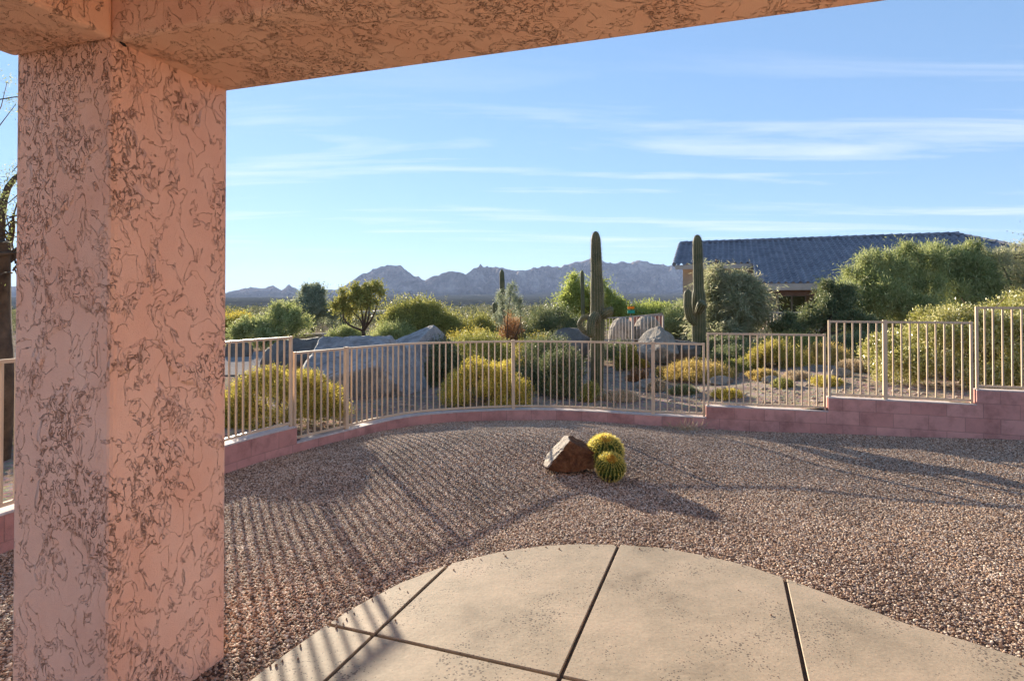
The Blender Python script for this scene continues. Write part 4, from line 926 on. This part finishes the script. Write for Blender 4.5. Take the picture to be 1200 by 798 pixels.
rock('boulder', 'pointed pale lichen grey rock above the fence rail between the saguaros', W(772, 404, 14), (.43, .40, .40), [(-.65, -.4, .75, .55), (.6, -.5, .65, .6)], 'tan_rock', 14, .05, 5)
rock('boulder', 'flat dark rock lying right of the pointed pale rock', W(798, 408, 14.5), (.42, .35, .22), [(0, -.4, .9, .6)], 'dark_rock', 15, .05, 4)
rock('boulder', 'small dark brown rock beside the road at the column edge', W(279, 412, 18.5), (.36, .3, .30), [(.3, -.7, .5, .7)], 'dark_rock', 16, .05, 4)
rock('boulder', 'rounded grey boulder behind the far pickets, left of the pair', W(729, 394, 19.5), (.37, .38, .50), [(-.3, -.8, .3, 1.1)], 'tan_rock', 17, .03, 5, nrand=0, group='rounded boulders behind the far fence')
rock('boulder', 'rounded grey boulder behind the far pickets, right of the pair', W(759, 391, 19.5), (.38, .38, .48), [(.3, -.8, .3, 1.1)], 'tan_rock', 18, .03, 5, nrand=0, group='rounded boulders behind the far fence')
rock('boulder', 'dark grey rock behind the fence at the foot of the tall saguaro', W(668, 402, 14.5), (.42, .4, .32), [(0, -.6, .7, .7)], 'dark_rock', 19, .05, 4)
rock('boulder', 'flat dark stone lying across the bluish boulder on its left', W(350, 424, 13), (.6, .6, .5), [(0, -.5, .8, .7)], 'dark_rock', 20, .05, 4)
for i_, (px_, D_, sz_, lab) in enumerate(LATE):
    x_ = (px_ - 600) / F * D_; rock('rock', lab, [x_, D_, float(hz(np.array(x_), np.array(D_))) + sz_ * .25], (sz_ * 1.5, sz_, sz_ * .8), [(-.3, -.6, .7, .7)], 'tan_rock', 40 + i_, .05, 4)
# small stones on the desert floor
g = np.random.default_rng(77); sb = MB(); ic = bmesh.new(); bmesh.ops.create_icosphere(ic, subdivisions=1, radius=1); iv = np.array([v.co[:] for v in ic.verts]); iF = np.array([[v.index for v in f.verts] for f in ic.faces]); ic.free()
cnt = 0
while cnt < 4200:
    D_ = 7.5 + 12 * g.random() ** 1.6; px = 250 + 960 * g.random(); x_ = (px - 600) / F * D_
    s_ = s_at_px(px); wp = wpos(s_)
    if D_ < wp[1] + .25: continue
    cnt += 1; sz = .012 + .035 * g.random() ** 3
    sb.add(iv * sz * (.6 + .8 * g.random(3)) * [1.2, 1, .6] * (.85 + .3 * g.random((12, 1))) + [x_, D_, float(hz(np.array(x_), np.array(D_))) + sz * .2], iF)
o = sb.build('stones', simple('stone', (.42, .34, .28), (.2, .15, .12), 9)); tag(o, 'scattered small stones on the desert floor beyond the wall', 'stones', kind='stuff')

# ------------------------------------------------------------------ neighbour's house
O_ = np.array([10.3, 36.0]); SL = .34; ZR = 5.2
def hp_(u, k, z): p = O_ + A_ * u - B_ * k; return np.array([p[0], p[1], z])
house = thing('neighbour_house', 'single storey tan house with a long dark blue tiled roof', 'house', (*O_, -.2))
def roof_part(u0, u1, k0, k1, hip=0):
    mbr = MB(); pw = .30; nu = int((u1 - u0) / pw) * 8; nk = int(round((k1 - k0) / .36)); us = np.linspace(u0, u1, nu + 1)
    wave = .085 * np.clip(np.sin(us / pw * 2 * math.pi), -.25, 1)
    for r_ in range(nk):
        ka, kb = k0 + (k1 - k0) * r_ / nk, k0 + (k1 - k0) * (r_ + 1) / nk + .03
        um = u1 - 0 * us[0]
        keep = us <= (u1 + 1) if not hip else us <= u1 - np.clip(hip - 0, 0, None) + (ka * hip / k1)
        uu = us[keep]; ww = wave[keep]; n_ = len(uu)
        a = np.array([hp_(q_, ka, ZR - SL * ka + w_ + .01) for q_, w_ in zip(uu, ww)]); c = np.array([hp_(q_, kb, ZR - SL * kb + w_ + .045) for q_, w_ in zip(uu, ww)])
        d = c - [0, 0, .035]
        V = np.concatenate([a, c, d]); i = np.arange(n_ - 1)
        mbr.add(V, np.concatenate([np.stack([i, i + n_, i + n_ + 1, i + 1], 1), np.stack([i + n_, i + 2 * n_, i + 2 * n_ + 1, i + n_ + 1], 1)]), True)
    return mbr
def hbox(u0, u1, k0, k1, z0, z1, mt, name, par=None):
    c = [hp_(u0, k1, 0), hp_(u1, k1, 0), hp_(u1, k0, 0), hp_(u0, k0, 0)]
    V = [[*p[:2], z0] for p in c] + [[*p[:2], z1] for p in c]; o_ = par or house
    return MB().add(V, [[3, 2, 1, 0], [4, 5, 6, 7], [0, 1, 5, 4], [1, 2, 6, 5], [2, 3, 7, 6], [3, 0, 4, 7]]).build(name, M[mt], o_)
rb = roof_part(0, 3.9, 0, 4.6); r2 = roof_part(3.9, 18.5, 0, 8.0, hip=4.5)
rb.v += r2.v; rb.f += [(f + rb.n, s_) for f, s_ in r2.f]; rb.n += r2.n
roof_o = rb.build('roof', M['tile'], house); roof_o['_o'] = list(house['_o'])
# hip end, back slope, ridge tiles
bk_ = MB()
bk_.add([hp_(0, 0, ZR - .02), hp_(14, 0, ZR - .02), hp_(18.5, -8, ZR - SL * 8), hp_(0, -8, ZR - SL * 8)], [[0, 1, 2, 3]])
bk_.add([hp_(14, 0, ZR - .01), hp_(18.5, 8, ZR - SL * 8 - .01), hp_(18.5, -8, ZR - SL * 8 - .01)], [[0, 1, 2]]); bk_.build('rear_roof', M['tile'], house)
rt = MB()
for i in range(33): rt.tube([hp_(i * .43, 0, ZR + .03), hp_(i * .43 + .45, 0, ZR + .055)], [.12, .135], 10)
for i in range(20):
    a, b_ = i / 20, (i + 1.05) / 20; rt.tube([hp_(14 + 4.5 * a, 8 * a, ZR + .04 - SL * 8 * a), hp_(14 + 4.5 * b_, 8 * b_, ZR + .06 - SL * 8 * b_)], [.12, .13], 10)
for i in range(11):
    a, b_ = i * .42, i * .42 + .44; rt.tube([hp_(.0, a, ZR + .03 - SL * a), hp_(.0, b_, ZR + .05 - SL * b_)], [.10, .11], 8)
rt.build('ridge_tiles', M['tile'], house)
hbox(.05, 3.88, 4.45, 4.62, ZR - SL * 4.6 - .24, ZR - SL * 4.6 - .01, 'trim', 'fascia')
hbox(3.9, 18.4, 7.85, 8.03, ZR - SL * 8 - .30, ZR - SL * 8 - .0, 'trim', 'fascia')
hbox(3.82, 3.90, 4.6, 8.0, 2.25, 2.45, 'trim', 'fascia')
hbox(.4, 3.7, 3.7, 3.9, -.3, 3.62, 'tan_wall', 'wall'); hbox(.4, .6, -6, 3.69, -.3, 3.6, 'tan_wall', 'wall')
hbox(3.5, 3.69, 3.91, 5.2, -.3, 3.3, 'tan_wall', 'wall')
hbox(3.7, 18, 5.2, 5.4, -.3, 3.1, 'tan_wall', 'wall')
hbox(4.0, 18.2, 7.55, 7.80, 1.93, 2.18, 'brown_wood', 'porch_beam')
for u_ in (4.2, 8.2, 12.2, 16.2): hbox(u_, u_ + .3, 7.52, 7.82, -.3, 1.93, 'tan_wall', 'porch_column')
for u_ in (5.0, 6.55, 9, 11.5):
    wf = hbox(u_, u_ + 1.3, 5.40, 5.46, .7, 2.0, 'trim', 'window'); wf['_o'] = list(house['_o'])
    for du in (.07, .69): 
        c_ = hbox(u_ + du, u_ + du + .54, 5.46, 5.475, .78, 1.92, 'glass', 'pane', house); c_.parent = wf
rlm = MB(); rlm.prism(hp_(3.9, 8.4, 1.17), hp_(9.5, 8.4, 1.17), .06); rlm.prism(hp_(3.9, 8.4, .35), hp_(9.5, 8.4, .35), .06)
for i in range(40): rlm.prism(hp_(3.95 + i * .14, 8.4, .35), hp_(3.95 + i * .14, 8.4, 1.17), .05)
rlm.build('railing', M['trim'], house)
hbox(3.4, 18.4, 5.4, 8.7, -.4, .33, 'tan_wall', 'terrace')

# ------------------------------------------------------------------ far bits
nf = thing('picket_fence', 'pale metal picket fence far behind the tall saguaro', 'fence', W(745, 398, 18.6)); 
def far_fence(x0, x1, ytop, ybot, D):
    rl = MB(); a, b_ = W(x0, ytop, D), W(x1, ytop - 2, D - .6); a2, b2 = W(x0, ybot, D), W(x1, ybot, D - .6)
    rl.prism(a, b_, .03); rl.prism(a2, b2, .03); rl.build('rail', M['trim'], nf)
    n_ = int(np.linalg.norm(b_ - a) / .11)
    for i in range(n_ + 1):
        t0 = i / n_; p0 = a2 + (b2 - a2) * t0; p1 = a + (b_ - a) * t0; end = i in (0, n_)
        MB().prism(p0 - [0, 0, .1 if end else 0], p1, .05 if end else .018).build('post' if end else 'picket', M['trim'], nf)
far_fence(707, 741, 373, 398, 18.8); far_fence(742, 777, 371, 398, 18.5)
rw = thing('block_wall', 'short red block wall behind the far picket fence', 'wall', W(758, 400, 21.5))
a, b_ = W(739, 372, 21.5), W(776, 368, 21.0)
MB().add([[a[0], a[1], -.3], [b_[0], b_[1], -.3], [b_[0], b_[1], b_[2]], [a[0], a[1], a[2]], [a[0], a[1] + .2, -.3], [b_[0], b_[1] + .2, -.3], [b_[0], b_[1] + .2, b_[2]], [a[0], a[1] + .2, a[2]]],
         [[0, 1, 2, 3], [7, 6, 5, 4], [3, 2, 6, 7], [0, 4, 5, 1], [1, 5, 6, 2], [0, 3, 7, 4]]).build('wall_face', M['red_block'], rw)
MB().prism(a + [-.02, .1, .02], b_ + [.02, .1, .02], .24, .04).build('wall_cap', M['beige_block'], rw)
lw = thing('beige_wall', 'low beige garden wall beyond the road left of the dark boulder', 'wall', W(360, 410, 23))
a, b_ = W(344, 393, 23.4), W(378, 392, 22.6)
def wallbox(a, b_, zb_, th, mt, par, name):
    V = [[a[0], a[1], zb_], [b_[0], b_[1], zb_], [b_[0], b_[1], b_[2]], [a[0], a[1], a[2]]]; V += [[p[0], p[1] + th, p[2]] for p in V]
    return MB().add(V, [[0, 1, 2, 3], [7, 6, 5, 4], [3, 2, 6, 7], [0, 4, 5, 1], [1, 5, 6, 2], [0, 3, 7, 4]]).build(name, M[mt], par)
wallbox(a, b_, -.3, .2, 'beige_block', lw, 'wall_face'); MB().prism(a + [-.02, .1, .02], b_ + [.02, .1, .02], .26, .05).build('wall_cap', M['trim'], lw)
dw = thing('garden_wall', 'dark garden wall right of the low beige wall', 'wall', W(392, 405, 25))
wallbox(W(379, 391, 25.5), W(408, 390, 24.8), -.3, .2, 'dark_rock', dw, 'wall_face'); MB().prism(W(379, 391, 25.5) + [0, .1, .02], W(408, 390, 24.8) + [0, .1, .02], .26, .05).build('wall_cap', M['beige_block'], dw)
# distant ramada seen between trees
rm = thing('distant_house', 'distant flat roofed house seen between the small tree and the bush', 'house', W(452, 380, 70))
a = W(425, 369, 70); b_ = W(470, 368, 68)
wallbox(a, b_, -1, 8, 'beige_block', rm, 'wall'); MB().prism(a + [-1, 4, .25], b_ + [1, 4, .25], 9, .35).build('roof', M['trim'], rm)
for q_ in (.15, .4, .62, .84): p = a + (b_ - a) * q_; MB().box(p[0], p[0] + .7, p[1] - .2, p[1] - .02, p[2] - 1.1, p[2] - .2).build('window', M['glass'], rm)
# small utility sign over the far wall
sg = thing('small_sign', 'tiny sign with an orange panel over a green one above the red wall', 'sign', W(739.5, 372, 22.5))
p = W(739.5, 362, 22.5)
MB().box(p[0] - .12, p[0] + .12, p[1] - .02, p[1] + .02, p[2] - .0, p[2] + .09).build('orange_panel', M['orange'], sg)
MB().box(p[0] - .13, p[0] + .14, p[1] - .02, p[1] + .02, p[2] - .17, p[2] - .05).build('green_panel', M['teal'], sg)
MB().box(p[0] - .02, p[0] + .02, p[1] + .021, p[1] + .05, -.3, p[2] + .05).build('pole', M['black'], sg)

for o in bpy.data.objects:
    if '_o' in o: del o['_o']
print('faces', sum(len(m.polygons) for m in bpy.data.meshes))
